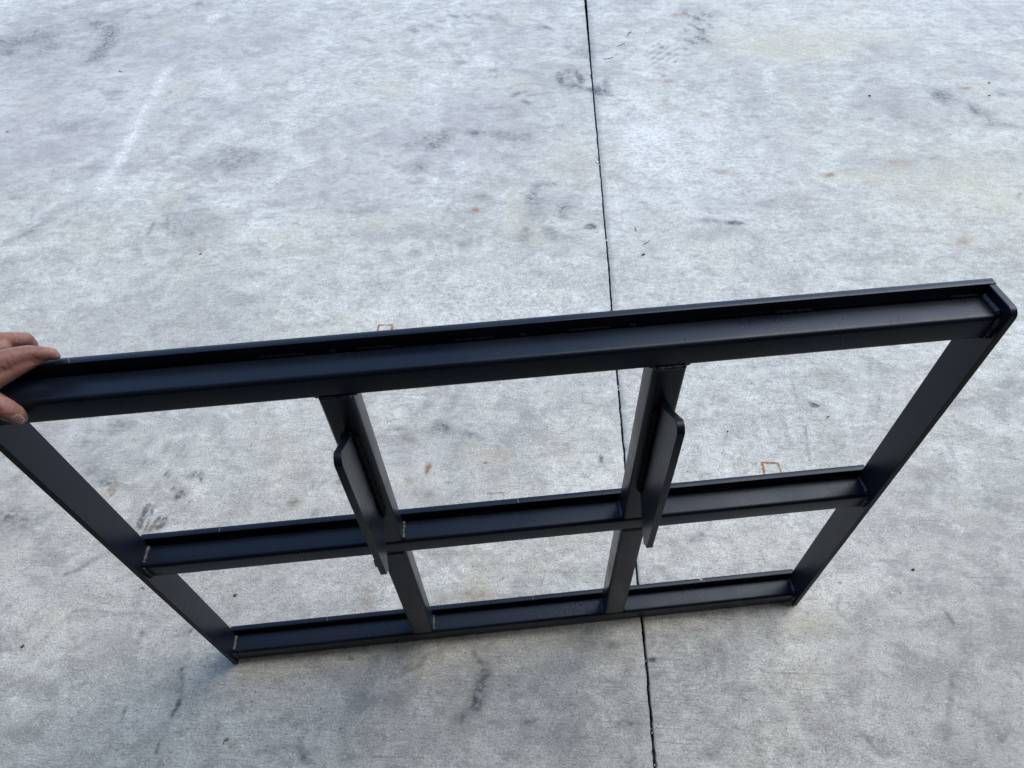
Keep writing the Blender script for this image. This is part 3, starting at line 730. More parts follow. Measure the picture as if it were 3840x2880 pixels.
# ------------------------------------------------------------------ ground
def vnoise(x, y, seed):
    r = np.random.default_rng(seed).random((256, 256)).astype(np.float32)
    xi = np.floor(x).astype(np.int64); yi = np.floor(y).astype(np.int64); fx = (x-xi).astype(np.float32); fy = (y-yi).astype(np.float32)
    fx = fx*fx*(3-2*fx); fy = fy*fy*(3-2*fy); a, b, c, d = xi & 255, (xi+1) & 255, yi & 255, (yi+1) & 255
    return (r[a, c]*(1-fx)+r[b, c]*fx)*(1-fy)+(r[a, d]*(1-fx)+r[b, d]*fx)*fy
def fbm(x, y, s, seed): return .55*vnoise(x*s, y*s, seed)+.3*vnoise(x*s*2.1, y*s*2.1, seed+1)+.15*vnoise(x*s*4.3, y*s*4.3, seed+2)
JY = [-8, -.2128, -.0632, .0674, .1816, .4701, .759, 1.0293, 1.271, 1.347, 1.978, 3.333, 9]
JX = [.885, .8799, .8797, .8781, .8752, .8675, .8644, .8627, .8637, .8618, .8579, .8448, .79]
def joint_x(y): return np.interp(y, JY, JX)
def dirt_fields(X, Y, xs, ys):
    F = np.zeros((6,)+X.shape, np.float32)
    lean = math.radians(-20)
    def breakup(x, y, st, seed):
        n = fbm(x, y, 22, seed)
        if st == 1:     # streaky scuffs dragged roughly along the joint
            u = x*math.cos(lean)+y*math.sin(lean); v = -x*math.sin(lean)+y*math.cos(lean)
            k = vnoise(u*170, v*11, seed+5)*.7+vnoise(u*330, v*40, seed+6)*.3
            return np.clip((k-.33)*4.6, 0, 1.8)
        if st == 3: return np.clip((fbm(x, y, 60, seed)-.3)*3, 0, 1.3)
        n2 = vnoise(x*95, y*120, seed+8)*.6+vnoise(x*190, y*230, seed+9)*.4
        return np.clip(-.3+1.7*n+.85*n2, 0, 1.7)
    def window(x0, x1, y0, y1):
        i0, i1 = np.searchsorted(xs, [x0, x1]); j0, j1 = np.searchsorted(ys, [y0, y1])
        return (slice(j0, j1), slice(i0, i1)) if i1 > i0 and j1 > j0 else None
    for q, (t, st, s, cx, cy, ax, ay, bx, by) in enumerate(BLOBS):
        ex = 2.2*(abs(ax)+abs(bx)); ey = 2.2*(abs(ay)+abs(by)); w = window(cx-ex, cx+ex, cy-ey, cy+ey)
        if not w: continue
        x = X[w]; y = Y[w]; det = ax*by-ay*bx
        big = math.hypot(ax, ay)
        wx = (fbm(x, y, 9, 300+q)-.5)*min(.6*big, .09)+(fbm(x, y, 30, 700+q)-.5)*.02
        wy = (fbm(x, y, 9, 400+q)-.5)*min(.6*big, .09)+(fbm(x, y, 30, 800+q)-.5)*.02
        dx = x-cx+wx; dy = y-cy+wy
        u = (dx*by-dy*bx)/det; v = (-dx*ay+dy*ax)/det; r2 = u*u+v*v
        f = np.exp(-(r2**(1.25 if st == 0 else 1.7))*(.8 if st == 0 else 1.))
        F[t][w] = np.maximum(F[t][w], 0)+s*(1.08 if cy > 1.1 else 1.)*(.85 if (t == 0 and st == 0 and s < .75) else .75)*f*breakup(x, y, st, 37*q+3)
    for q, (t, k, s, wd, P) in enumerate(STROKES):
        P = np.array(P); e = wd*2.2+.02
        w = window(P[:, 0].min()-e, P[:, 0].max()+e, P[:, 1].min()-e, P[:, 1].max()+e)
        if not w: continue
        x = X[w]+(fbm(X[w], Y[w], 14, 90+q)-.5)*min(.03, wd*1.2); y = Y[w]+(fbm(X[w], Y[w], 14, 190+q)-.5)*min(.03, wd*1.2); d2 = np.full(x.shape, 9., np.float32)
        for a, b in zip(P[:-1], P[1:]):
            ab = b-a; tt = np.clip(((x-a[0])*ab[0]+(y-a[1])*ab[1])/(ab@ab+1e-9), 0, 1)
            d2 = np.minimum(d2, (x-a[0]-tt*ab[0])**2+(y-a[1]-tt*ab[1])**2)
        soft = k == 0 and t == 0 and wd > .012
        hw = max(wd*(.85 if soft else .6), .0028)
        f = np.exp(-(d2/hw**2)**(1.0 if soft or t == 2 else 1.3))
        F[t][w] += s*(.62 if soft else .55 if t == 2 else 1. if s > 1.9 else .68)*f*breakup(x, y, k, 51*q+9)
    return np.clip(F, 0, .95)
def steps(*segs):
    out = [segs[0][0]]
    for a, b, h in segs:
        n = max(1, int(round((b-a)/h))); out += list(np.linspace(a, b, n+1)[1:])
    return np.array(out)
YS = steps((-8, -2, 2), (-2, -.5, .25), (-.5, -.3, .05), (-.3, 1.25, .0036), (1.25, 2.1, .0055), (2.1, 3.5, .009), (3.5, 4, .1), (4, 9, 1.))
def slab(name, xs, side, parent):
    """grid slab; side=+1: its right-hand edge is the joint, -1: its left-hand edge"""
    ny, nx = len(YS), len(xs)
    X = np.tile(xs.astype(np.float64), (ny, 1)); Y = np.tile(YS[:, None], (1, nx)); Zg = np.zeros_like(X)
    jx = joint_x(YS)+(vnoise(YS*40, YS*0+3, 5)-.5)*.0016+(vnoise(YS*210, YS*0+side, 6+side)-.5)*.0014
    chip = np.clip(vnoise(YS*95, YS*0+7, 8+side)-.78, 0, 1)*.015
    gap = .0022
    if side > 0:
        X[:, -1] = jx-gap; X[:, -2] = jx-gap; X[:, -3] = jx-gap-.0012-chip; Zg[:, -1] = -.03; Zg[:, -2] = -.0016
    else:
        X[:, 0] = jx+gap; X[:, 1] = jx+gap; X[:, 2] = jx+gap+.0012+chip; Zg[:, 0] = -.03; Zg[:, 1] = -.0016
    F = dirt_fields(X.astype(np.float32), Y.astype(np.float32), xs, YS)
    # grime that gathers along the saw cut
    dj = np.abs(X-jx[:, None]); F[0] += (.35*np.exp(-dj/.004)+.10*np.exp(-dj/.03)*fbm(X, Y, 20, 77)).astype(np.float32)
    if side > 0: F[0][:, -2:] = .9
    else: F[0][:, :2] = .9
    F = np.clip(F, 0, .95)
    co = np.stack([X, Y, Zg], -1).reshape(-1, 3).astype(np.float32)
    idx = np.arange(ny*nx).reshape(ny, nx)
    q = np.stack([idx[:-1, :-1], idx[:-1, 1:], idx[1:, 1:], idx[1:, :-1]], -1).reshape(-1, 4)
    me = bpy.data.meshes.new(name)
    me.vertices.add(len(co)); me.vertices.foreach_set('co', co.ravel())
    me.loops.add(q.size); me.loops.foreach_set('vertex_index', q.ravel().astype(np.int32))
    me.polygons.add(len(q)); me.polygons.foreach_set('loop_start', (np.arange(len(q))*4).astype(np.int32))
    me.update(calc_edges=True)
    for nm, sel in (('dirt', (0, 1, 2)), ('tint', (3, 4, 5))):
        a = me.attributes.new(nm, 'FLOAT_COLOR', 'POINT')
        d = np.ones((ny*nx, 4), np.float32)
        for i, c in enumerate(sel): d[:, i] = F[c].ravel()
        a.data.foreach_set('color', d.ravel())
    return link(name, me, M_CON, parent)
bm = bmesh.new()
bmesh.ops.create_grid(bm, x_segments=2, y_segments=2, size=60)
bmesh.ops.translate(bm, verts=bm.verts, vec=(0, 0, -.05))
ground = tag(from_bm('ground', bm, M_CON_FAR), kind='structure')
XL = np.concatenate([steps((-9, -3, 2), (-3, -2.55, .15), (-2.55, -.5, .0085), (-.5, .855, .0042)), [.8575, .8576, .8577]])
XR = np.concatenate([[.8823, .8824, .8825], steps((.885, 1.95, .0042), (1.95, 3.2, .0085), (3.2, 4, .2), (4, 10, 2))])
sl = slab('concrete_slab', XL, 1, ground); sr = slab('concrete_slab', XR, -1, ground)
# grit lying in the bottom of the saw cut
bm = bmesh.new(); yy = np.arange(-.6, 3.9, .012); prev = None
for y in yy:
    x = float(joint_x(y)); z = -.011+random.uniform(-.003, .002)
    a = bm.verts.new((x-.004, y, z)); b = bm.verts.new((x, y, z+random.uniform(-.003, .003))); c = bm.verts.new((x+.004, y, z))
    if prev: bm.faces.new((prev[0], prev[1], b, a)); bm.faces.new((prev[1], prev[2], c, b))
    prev = (a, b, c)
from_bm('joint_filler', bm, M_DIRT, ground)
# pale crumbs caught in the cut
bm = bmesh.new()
for y, r in ((2.355, .004), (1.345, .0045), (1.352, .003), (.70, .0045), (.712, .003), (.23, .003), (-.02, .002), (-.155, .0022), (-.148, .0015), (-.21, .002), (2.9, .003), (1.8, .003)):
    mt = Matrix.Translation((float(joint_x(y))+random.uniform(-.0005, .0005), y, -.0015)) @ Matrix.Rotation(random.random()*3, 4, 'Z') @ Matrix.Diagonal((.45, 1.3, .6, 1))
    bmesh.ops.create_icosphere(bm, subdivisions=1, radius=r, matrix=mt)
o = from_bm('joint_grit', bm, M_CHIP, ground); o['kind'] = 'stuff'
# rust rings left where square tubes stood
def rust_mat():
    t = NT('rust_print'); n = t.noise(t.co, 160, 4, .7); n2 = t.noise(t.co, 45, 3, .6)
    t.set(Base_Color=t.mix(t.ramp(n2, .35, .65), (.34, .15, .045), (.25, .105, .032)), Roughness=.9, Specular_IOR_Level=.2)
    t.set(Alpha=t.ramp(t.math('ADD', t.math('MULTIPLY', n, .6), t.math('MULTIPLY', n2, .4)), .34, .52, 0, .92)); return t.m
M_RUST = rust_mat()
def strip(bm, pts, w, z=.0006, jag=.25):
    prev = None
    n = len(pts)
    for i, p in enumerate(pts):
        a = Vector(pts[max(0, i-1)]); b = Vector(pts[min(n-1, i+1)]); d = (b-a).normalized(); nn = Vector((-d.y, d.x))
        w1 = w*.5*(1+random.uniform(-jag, jag)); w2 = w*.5*(1+random.uniform(-jag, jag))
        v = (bm.verts.new((p[0]+nn.x*w1, p[1]+nn.y*w1, z)), bm.verts.new((p[0]-nn.x*w2, p[1]-nn.y*w2, z)))
        if prev: bm.faces.new((prev[1], v[1], v[0], prev[0]))
        prev = v
def seg(a, b, n): return [(a[0]+(b[0]-a[0])*i/n, a[1]+(b[1]-a[1])*i/n) for i in range(n+1)]
def ring(c0, c1, size, w, sides, parent):
    """square outline print; c0,c1 far-left and far-right corners"""
    a = Vector(c0); b = Vector(c1); d = (b-a).normalized(); n = Vector((d.y, -d.x)); h = w*.5
    A, B_, C_, D_ = a, a+d*size, a+d*size+n*size, a+n*size
    bm = bmesh.new(); z = .0005
    for k, (p, q, e0, e1) in enumerate(((A, B_, -h, h), (B_, C_, h, -h), (C_, D_, -h, h), (D_, A, h, -h))):
        if k not in sides: continue
        dd = (q-p).normalized(); strip(bm, seg(p+dd*(e0 if e0 > 0 else e0), q+dd*e1, 14), w*sides[k], z)
    return from_bm('rust_print', bm, M_RUST, parent)
ring((.1465, .9340), (.1894, .9350), .0425, .0052, {0: .95, 1: 1.25, 2: 1., 3: 1.1}, sl)
ring((1.2150, .4715), (1.2566, .4715), .0410, .0058, {0: .75, 1: .9, 2: .9, 3: 1.1}, sr)
ring((.5190, .3640), (.5525, .3665), .0410, .0030, {0: .9, 1: .45}, sl)

# ------------------------------------------------------------------ the welded steel frame
ALPHA, PSI = math.radians(-3.0), math.radians(7.8)
W, H, ZM, TH, TD, BT, LIP, PD, TP = 1.22, .8683, .4603, .0380, .0411, .0100, .0170, .0512, .0091
XLF, XRT, UW = .4282, .7933, .0433
frame = bpy.data.objects.new('steel_frame', None); COL.objects.link(frame); frame.empty_display_size = .1
frame.rotation_euler = (ALPHA, 0, PSI)
tag(frame, 'black painted welded steel frame standing upright on the concrete, held at its top left corner', 'steel frame')
FM = Matrix.Rotation(PSI, 4, 'Z') @ Matrix.Rotation(ALPHA, 4, 'X')
def F3(x, d, z): return Vector((x, -d, z))      # frame coordinates: along, towards the viewer, up
def prism(name, prof, x0, x1, mat, parent, axis='x', wob=0., smooth=True, nseg=1):
    """closed profile extruded along x (prof = (d,z)), z (prof=(x,d)) or as a plate (prof=(d,z))"""
    bm = bmesh.new(); rings = []
    for k in range(nseg+1):
        s = x0+(x1-x0)*k/nseg
        rings.append([bm.verts.new(F3(s, a, b) if axis == 'x' else F3(a, b, s)) for a, b in prof])
    n = len(prof)
    for r0, r1 in zip(rings[:-1], rings[1:]):
        for i in range(n): bm.faces.new((r0[i], r0[(i+1) % n], r1[(i+1) % n], r1[i]))
    bm.faces.new(rings[0][::-1]); bm.faces.new(rings[-1])
    bmesh.ops.recalc_face_normals(bm, faces=bm.faces)
    o = from_bm(name, bm, mat, parent)
    if smooth:
        for e in o.data.polygons: e.use_smooth = True
        o.data.set_sharp_from_angle(angle=math.radians(40))
    return o
def rrect(a0, a1, b0, b1, r, n=5):
    P = []
    for cx, cy, t0 in ((a1-r, b1-r, 0), (a0+r, b1-r, 90), (a0+r, b0+r, 180), (a1-r, b0+r, 270)):
        for i in range(n+1):
            t = math.radians(t0+90*i/n); P.append((cx+r*math.cos(t), cy+r*math.sin(t)))
    return P
def bev(a0, a1, b0, b1, r=.0007): return rrect(a0, a1, b0, b1, r, 2)
FT = BT+TD
rails = {}
for nm, ztop, lip in (('top', H, LIP), ('mid', ZM, LIP), ('low', TH+LIP+.0, LIP)):
    zt = ztop-lip
    x0, x1 = (0.0, W) if nm == 'top' else (TP*.2, W-TP*.2)
    prism('back_bar', bev(0, BT, max(.001, zt-TH-.0005), ztop), x0, x1, M_PAINT, frame)
    rails[nm] = (prism('rail_tube', rrect(BT+.0002, FT, zt-TH, zt, .0062), TP+.0003, W-TP-.0003, M_PAINT, frame), zt)
# side plates: flat bars with the front top corner rounded, front edge left as cut
def side_plate(x0):
    z1 = H-.0012; r = .0125; P = [(BT+.0002, 0.), (BT+PD, 0.)]
    for i in range(9):
        t = math.radians(90*i/8); P.append((BT+PD-r+r*math.cos(t), z1-r+r*math.sin(t)))
    P.append((BT+.0002, z1))
    o = prism('side_plate', P, x0, x0+TP, M_PAINT, frame)
    o.data.materials.append(M_EDGE)
    bmv = o.data
    for p in bmv.polygons:
        if -p.normal.y > .9: p.material_index = 1
    b = o.modifiers.new('edge_round', 'BEVEL'); b.width = .0008; b.segments = 2; b.limit_method = 'ANGLE'; b.angle_limit = math.radians(50)
    return o
side_plate(0.); side_plate(W-TP)
# uprights between the rails
ups = []
for x0 in (XLF-UW, XRT):
    for za, zb in ((rails['mid'][1], rails['top'][1]-TH), (rails['low'][1], rails['mid'][1]-TH)):
        ups.append(prism('upright', rrect(x0, x0+UW, BT+.0004, FT-.0004, .0062), za-.0005, zb+.0005, M_PAINT, frame, axis='z'))
# hook plates welded to the fronts of the two upper uprights
def arc(c, r, t0, t1, n): return [(c[0]+r*math.cos(math.radians(t0+(t1-t0)*i/n)), c[1]+r*math.sin(math.radians(t0+(t1-t0)*i/n))) for i in range(n+1)]
def hook(xc, label):
    P = [(0, .526), (.0008, .530), (.0008, .7425), (.050, .7755)] + arc((.0575, .7665), .0125, 115, 5, 8) + [(.0712, .700), (.0706, .478), (.0565, .4660)]
    Q = [(FT-.0004+d, z) for d, z in P]
    o = prism('hook_plate', Q, xc-.005, xc+.005, M_PAINT, frame); o['label'] = label
    b = o.modifiers.new('edge_round', 'BEVEL'); b.width = .0009; b.segments = 2; b.limit_method = 'ANGLE'; b.angle_limit = math.radians(50)
    return o
hkl = hook(XLF-UW/2, 'left hook plate, its lower front edge nicked'); hkr = hook(XRT+UW/2+.001, 'right hook plate, clean lower edge')
# weld beads: lumpy rounded runs in the corners
def weld(p0, p1, r, parent, mat=None, pitch=.0035, flat=1., seed=0, name='weld_bead'):
    rg = random.Random(seed*977+int(1e5*abs(p0[0]))+int(1e4*abs(p0[2])))
    a = F3(*p0); b = F3(*p1); L = (b-a).length; d = (b-a)/L
    u = d.cross(Vector((.31, .52, .8))).normalized(); v = d.cross(u)
    n = max(4, int(L/pitch*3)); bm = bmesh.new(); rings = []
    rr = 1.
    for i in range(n+1):
        s = i/n; rr = .8*rr+.2*rg.uniform(.45, 1.6); endf = min(1., .25+min(s, 1-s)*L/(r*.9))
        rip = 1+.06*math.sin(2*math.pi*s*L/pitch)
        c = a+d*(s*L)+u*rg.uniform(-.1, .1)*r+v*rg.uniform(-.1, .1)*r
        rings.append([bm.verts.new(c+(u*math.cos(t)+v*math.sin(t))*(r*rr*rip*endf*(1+rg.uniform(-.06, .06)))) for t in (2*math.pi*k/9 for k in range(9))])
    for r0, r1 in zip(rings[:-1], rings[1:]):
        for k in range(9): bm.faces.new((r0[k], r0[(k+1) % 9], r1[(k+1) % 9], r1[k]))
    bm.faces.new(rings[0][::-1]); bm.faces.new(rings[-1])
    return from_bm(name, bm, mat or M_WELD, parent, smooth=True)
def stitch(rail, xs, r=.0029):
    o, z = rails[rail]
    for i, (a, b) in enumerate(xs): weld((a, BT+.0012, z+.0004), (b, BT+.0012, z-.0002), r, o, seed=i+len(rail))
stitch('top', ((.318, .377), (.403, .414), (.435, .486), (.553, .603), (.631, .642), (.690, .744), (.765, .776), (.945, .995), (1.166, 1.205)))
stitch('mid', ((.03, .075), (.118, .165), (.300, .345), (.52, .575), (.735, .775), (.845, .865), (.93, .985), (1.155, 1.20)))
stitch('low', ((.118, .165), (.345, .378), (.56, .615), (.690, .72), (.855, .885), (.955, 1.0), (1.13, 1.19)))
for nm in rails:
    o, z = rails[nm]
    for x in (TP+.0008, W-TP-.0008):       # tube ends: across the top and down the front
        weld((x, BT+.002, z+.0006), (x, FT-.003, z+.0004), .0046, o, M_WELDB if (x < .5 and nm != 'top') else M_WELDE, seed=3)
        weld((x, FT-.0004, z-.003), (x, FT-.0004, z-TH+.002), .0044, o, M_WELDE, seed=4)
        if nm != 'low': weld((x, FT-.003, z-TH+.0002), (x, BT+.004, z-TH+.0002), .0038, o, seed=5)
for k, u in enumerate(ups):
    lo = rails['mid'][1] if k % 2 == 0 else rails['low'][1]; hi = (rails['top'][1] if k % 2 == 0 else rails['mid'][1])-TH
    x0 = XLF-UW if k < 2 else XRT
    for x, side in ((x0, -1), (x0+UW, 1)):
        bare = side == 1 and k < 2
        weld((x+side*.001, BT+.003, lo+.001), (x+side*.001, FT-.003, lo+.001), .0044, u, M_WELDB if bare else M_WELDE, seed=k+6)
        weld((x+side*.001, BT+.003, hi-.001), (x+side*.001, FT-.003, hi-.001), .0032, u, seed=k+7)
    weld((x0+.002, FT-.0006, hi-.0008), (x0+UW-.002, FT-.0006, hi-.0008), .0030, u, M_WELDE, seed=k+8)
    weld((x0+.003, FT-.0010, lo+.0004), (x0+UW-.003, FT-.0010, lo+.0004), .0016, u, seed=k+9)
for hk, xc in ((hkl, XLF-UW/2), (hkr, XRT+UW/2+.001)):
    for s in (-1, 1):
        weld((xc+s*.0065, FT+.0022, .534), (xc+s*.0065, FT+.0022, .738), .0050, hk, pitch=.006, seed=s+20)
    weld((xc-.006, FT+.0015, .743), (xc+.006, FT+.0015, .743), .0040, hk, seed=23)
# nick on the left hook plate, scribed seams and scratches on the bar tops
weld((XLF-UW/2-.0052, FT+.0703, .507), (XLF-UW/2-.0045, FT+.0698, .527), .0016, hkl, M_WELDB, pitch=.004, seed=31, name='nick')
def mark(x, z, w, mat, parent, skew=.0012, name='scribe_mark', d0=.0004, d1=None):
    bm = bmesh.new(); d1 = d1 or BT-.0004; zz = z+.00012
    vs = [bm.verts.new(F3(*p)) for p in ((x-w/2, d0, zz), (x+w/2, d0, zz), (x+w/2+skew, d1, zz), (x-w/2+skew, d1, zz))]
    bm.faces.new(vs); bmesh.ops.recalc_face_normals(bm, faces=bm.faces)
    return from_bm(name, bm, mat, parent)
mark(1.0795, H, .0009, M_SEAM, frame, .004); mark(.9965, ZM, .001, M_SEAM, frame, .003); mark(.6225, ZM, .0006, M_SCRATCH, frame, .0008)
mark(.106, H, .0004, M_SCRATCH, frame, .004); mark(.1290, ZM, .0005, M_SCRATCH, frame, .0006); mark(.2050, TH+LIP, .0005, M_SCRATCH, frame, .0006)
mark(.645, TH+LIP, .0015, simple('rust_speck', (.16, .05, .02), .8), frame, .0008)
mark(1.013, TH+LIP, .006, M_SCRATCH, frame, .001, 'paint_chip', .001, .005); mark(1.018, TH+LIP, .003, M_RUST, frame, .001, 'paint_chip', .0055, .009)
# paint sags on the top face of the bottom rail
bm = bmesh.new(); rg = random.Random(5)
for cx, n, sx in ((.735, 45, .020), (.66, 10, .02), (.27, 10, .02), (.135, 12, .014), (.33, 8, .02)):
    for _ in range(n):
        x = rg.gauss(cx, sx); d = rg.uniform(BT+.008, FT-.008); r = rg.uniform(.0012, .0026)
        if XLF-UW-.005 < x < XLF+.005: continue
        bmesh.ops.create_icosphere(bm, subdivisions=2, radius=r, matrix=Matrix.Translation(F3(x, d, rails['low'][1]-.0001)) @ Matrix.Rotation(rg.random()*3, 4, 'Z') @ Matrix.Diagonal((1.5, 1, .13, 1)))
o = from_bm('paint_blisters', bm, M_PAINT, rails['low'][0], smooth=True); o['kind'] = 'stuff'
# paint nibs and specks on faces
bm = bmesh.new()
for _ in range(46):
    nm = rg.choice(('top', 'mid', 'low')); z = rails[nm][1]; x = rg.uniform(.03, W-.03); r = rg.uniform(.0005, .0011)
    p = F3(x, rg.uniform(BT+.01, FT-.008), z) if rg.random() < .5 else F3(x, FT, z-rg.uniform(.008, TH-.006))
    bmesh.ops.create_icosphere(bm, subdivisions=1, radius=r, matrix=Matrix.Translation(p))
o = from_bm('paint_nibs', bm, M_PAINT, frame); o['kind'] = 'stuff'

# ------------------------------------------------------------------ the hand on the top left corner
def skin():
    t = NT('skin'); n = t.noise(t.co, 38, 4, .6); n2 = t.noise(t.co, 130, 3, .6); f = t.noise(t.mp((1, 1, 1)), 620, 3, .6)
    c = t.mix(t.ramp(n, .35, .68), (.265, .122, .087), (.185, .070, .051))
    c = t.mix(t.ramp(n2, .5, .75, 0, .45), c, (.36, .18, .135))
    a = t.n.new('ShaderNodeAttribute'); a.attribute_name = 'crease'
    c = t.mix(t.math('MULTIPLY', a.outputs['Fac'], .55), c, (.16, .06, .045))
    t.set(Base_Color=c, Roughness=.48, Specular_IOR_Level=.45, Subsurface_Weight=.12, Subsurface_Radius=(.004, .0015, .0008), Subsurface_Scale=.6)
    v = t.n.new('ShaderNodeTexVoronoi'); v.inputs['Scale'].default_value = 700; v.feature = 'DISTANCE_TO_EDGE'; t.l.new(t.co, v.inputs['Vector'])
    t.bump(t.math('ADD', t.math('MULTIPLY', f, .5), t.ramp(v.outputs['Distance'], 0, .12, 0, .6)), .45, .0005); return t.m
M_SKIN = skin(); M_NAIL = simple('fingernail', (.44, .29, .25), .32, .08, 120, .1)
def capsules(chains):
    bm = bmesh.new()
    for ch in chains:
        for (p, r), (q, s) in zip(ch[:-1], ch[1:]):
            a = F3(*p); b = F3(*q); d = b-a; L = d.length
            bmesh.ops.create_icosphere(bm, subdivisions=3, radius=r, matrix=Matrix.Translation(a))
            if L > 1e-5:
                mt = Matrix.Translation((a+b)/2) @ d.to_track_quat('Z', 'Y').to_matrix().to_4x4()
                bmesh.ops.create_cone(bm, cap_ends=True, segments=28, radius1=r, radius2=s, depth=L, matrix=mt)
        bmesh.ops.create_icosphere(bm, subdivisions=3, radius=ch[-1][1], matrix=Matrix.Translation(F3(*ch[-1][0])))
    return bm
HAND = [
    # index finger along the bar top, pulp pressed on its back edge
    [((-.006, .044, H+.030), .0165), ((.0332, .0294, H+.0240), .0149), ((.0467, .0229, H+.0220), .0137), ((.0600, .0133, H+.0190), .0120), ((.0723, .0056, H+.0160), .0102), ((.0838, .0036, H+.0125), .0088), ((.0921, .0019, H+.0095), .0073), ((.0964, .0026, H+.0060), .0047)],
    # middle finger hooked over and down behind
    [((-.018, -.004, H+.026), .0135), ((.0119, -.0175, H+.0180), .0108), ((.0280, -.0212, H+.0160), .0102), ((.0394, -.0252, H+.0120), .0096), ((.0471, -.0323, H+.0060), .0080), ((.0440, -.0370, H-.0080), .0074), ((.0400, -.0280, H-.0240), .0070), ((.0360, -.0150, H-.0340), .0062)],
    # ring and little fingers, behind the bar
    [((-.044, -.020, H+.022), .0130), ((-.026, -.040, H+.014), .0098), ((-.012, -.046, H+.000), .0088), ((-.004, -.038, H-.018), .0078), ((-.006, -.020, H-.032), .0066)],
    [((-.058, -.040, H+.014), .0115), ((-.046, -.056, H+.006), .0088), ((-.034, -.058, H-.010), .0078), ((-.026, -.046, H-.024), .0070), ((-.026, -.028, H-.032), .0060)],
    # thumb pressed on the front of the tube
    [((-.036, .052, H+.012), .0185), ((.0109, .0425, H+.0060), .0151), ((.0245, .0486, H+.0010), .0142), ((.0400, .0575, H-.0040), .0134), ((.0543, .0631, H-.0120), .0121), ((.0565, .0620, H-.0210), .0108), ((.0554, .0601, H-.0290), .0094), ((.0562, .0586, H-.0335), .0066)],
    # web between thumb and index
    [((.0813, .0076, H+.0080), .0060), ((.0706, .0136, H+.0090), .0079), ((.0578, .0226, H+.0090), .0098), ((.0465, .0310, H+.0090), .0110), ((.0323, .0421, H+.0080), .0124), ((.0065, .0400, H+.0040), .0140), ((-.036, .052, H+.012), .0185)],
    [((-.018, -.004, H+.024), .0135), ((.0119, -.0120, H+.0170), .0098), ((.0340, -.0110, H+.0140), .0085)],
    [((.004, .004, H+.022), .0135), ((.0280, -.0060, H+.0150), .0095)],
    # palm, wrist, forearm
    [((-.006, .044, H+.028), .0165), ((-.018, -.004, H+.025), .0140), ((-.044, -.020, H+.021), .0135), ((-.058, -.040, H+.013), .0120)],
    [((-.006, .044, H+.026), .0160), ((-.060, .062, H+.026), .0200), ((-.100, .090, H+.034), .0240)],
    [((-.018, -.002, H+.023), .0150), ((-.066, .040, H+.024), .0200), ((-.100, .088, H+.034), .0240)],
    [((-.052, -.030, H+.013), .0130), ((-.078, .020, H+.020), .0180), ((-.104, .084, H+.034), .0230)],
    [((-.036, .052, H+.012), .0190), ((-.100, .090, H+.032), .0250), ((-.150, .150, H+.046), .0290), ((-.215, .205, H+.066), .0360), ((-.300, .270, H+.090), .0400)],
]
bm = capsules(HAND); me0 = bpy.data.meshes.new('hand_rough'); bm.to_mesh(me0); bm.free()
tmp = bpy.data.objects.new('hand_rough', me0); COL.objects.link(tmp)
rm = tmp.modifiers.new('r', 'REMESH'); rm.mode = 'VOXEL'; rm.voxel_size = .0017
sm = tmp.modifiers.new('s', 'SMOOTH'); sm.iterations = 9; sm.factor = .5
dg = bpy.context.evaluated_depsgraph_get(); me = bpy.data.meshes.new_from_object(tmp.evaluated_get(dg))
bpy.data.objects.remove(tmp); bpy.data.meshes.remove(me0)
nv = len(me.vertices); co = np.empty(nv*3, np.float32); me.vertices.foreach_get('co', co); co = co.reshape(-1, 3)
no = np.empty(nv*3, np.float32); me.vertices.foreach_get('normal', no); no = no.reshape(-1, 3)
cre = np.zeros(nv, np.float32)
def crease(p, q, depth, width, reach=.016, topside=True):
    """skin fold across a finger at p, finger axis towards q"""
    global co
    a = np.array(F3(*p)); b = np.array(F3(*q)); ax = (b-a)/np.linalg.norm(b-a); r = co-a; s = r@ax; rad = np.linalg.norm(r-np.outer(s, ax), axis=1)
    f = np.exp(-(s/width)**2)*(rad < reach)
    wob = .6+.4*np.sin(co[:, 0]*900+co[:, 2]*700)
    co -= no*(f*depth*wob)[:, None]; np.maximum(cre, f*wob, out=cre)
IP = ((.0723, .0056, H+.0160), (.0838, .0036, H+.0125)); PP = ((.0467, .0229, H+.0220), (.0600, .0133, H+.0190)); MP = ((.0394, -.0264, H+.0120), (.0471, -.0323, H+.0060)); TPJ = ((.0543, .0631, H-.0120), (.0565, .0620, H-.0210))
def along(P, t): return tuple(a+(b_-a)*t for a, b_ in zip(*P))
for P, t, dp, wd in ((IP, .55, .0009, .0015), (IP, .25, .0006, .0011), (IP, .85, .0005, .0010), (IP, -.3, .0004, .0010), (PP, .2, .0008, .0016), (PP, .55, .0006, .0013), (PP, -.15, .0005, .0012), (PP, .9, .0004, .001), (MP, .2, .0007, .0014), (MP, -.2, .0005, .0012), (TPJ, .1, .0008, .0014), (TPJ, .5, .0006, .0012), (TPJ, -.4, .0006, .0014), (TPJ, -.9, .0005, .0013)):
    p, q = along(P, t), along(P, t+1.)
    crease(p, q, dp, wd)
me.vertices.foreach_set('co', co.ravel()); a = me.attributes.new('crease', 'FLOAT', 'POINT'); a.data.foreach_set('value', cre)
me.polygons.foreach_set('use_smooth', [True]*len(me.polygons)); me.materials.clear(); me.update()
person = link('person', me, M_SKIN); person.rotation_euler = frame.rotation_euler
tag(person, 'bare left hand gripping the top left corner of the black steel frame, thumb in front', 'person')
M_CLOTH = simple('dark_cotton', (.03, .035, .05), .9, .3, 400, .3)
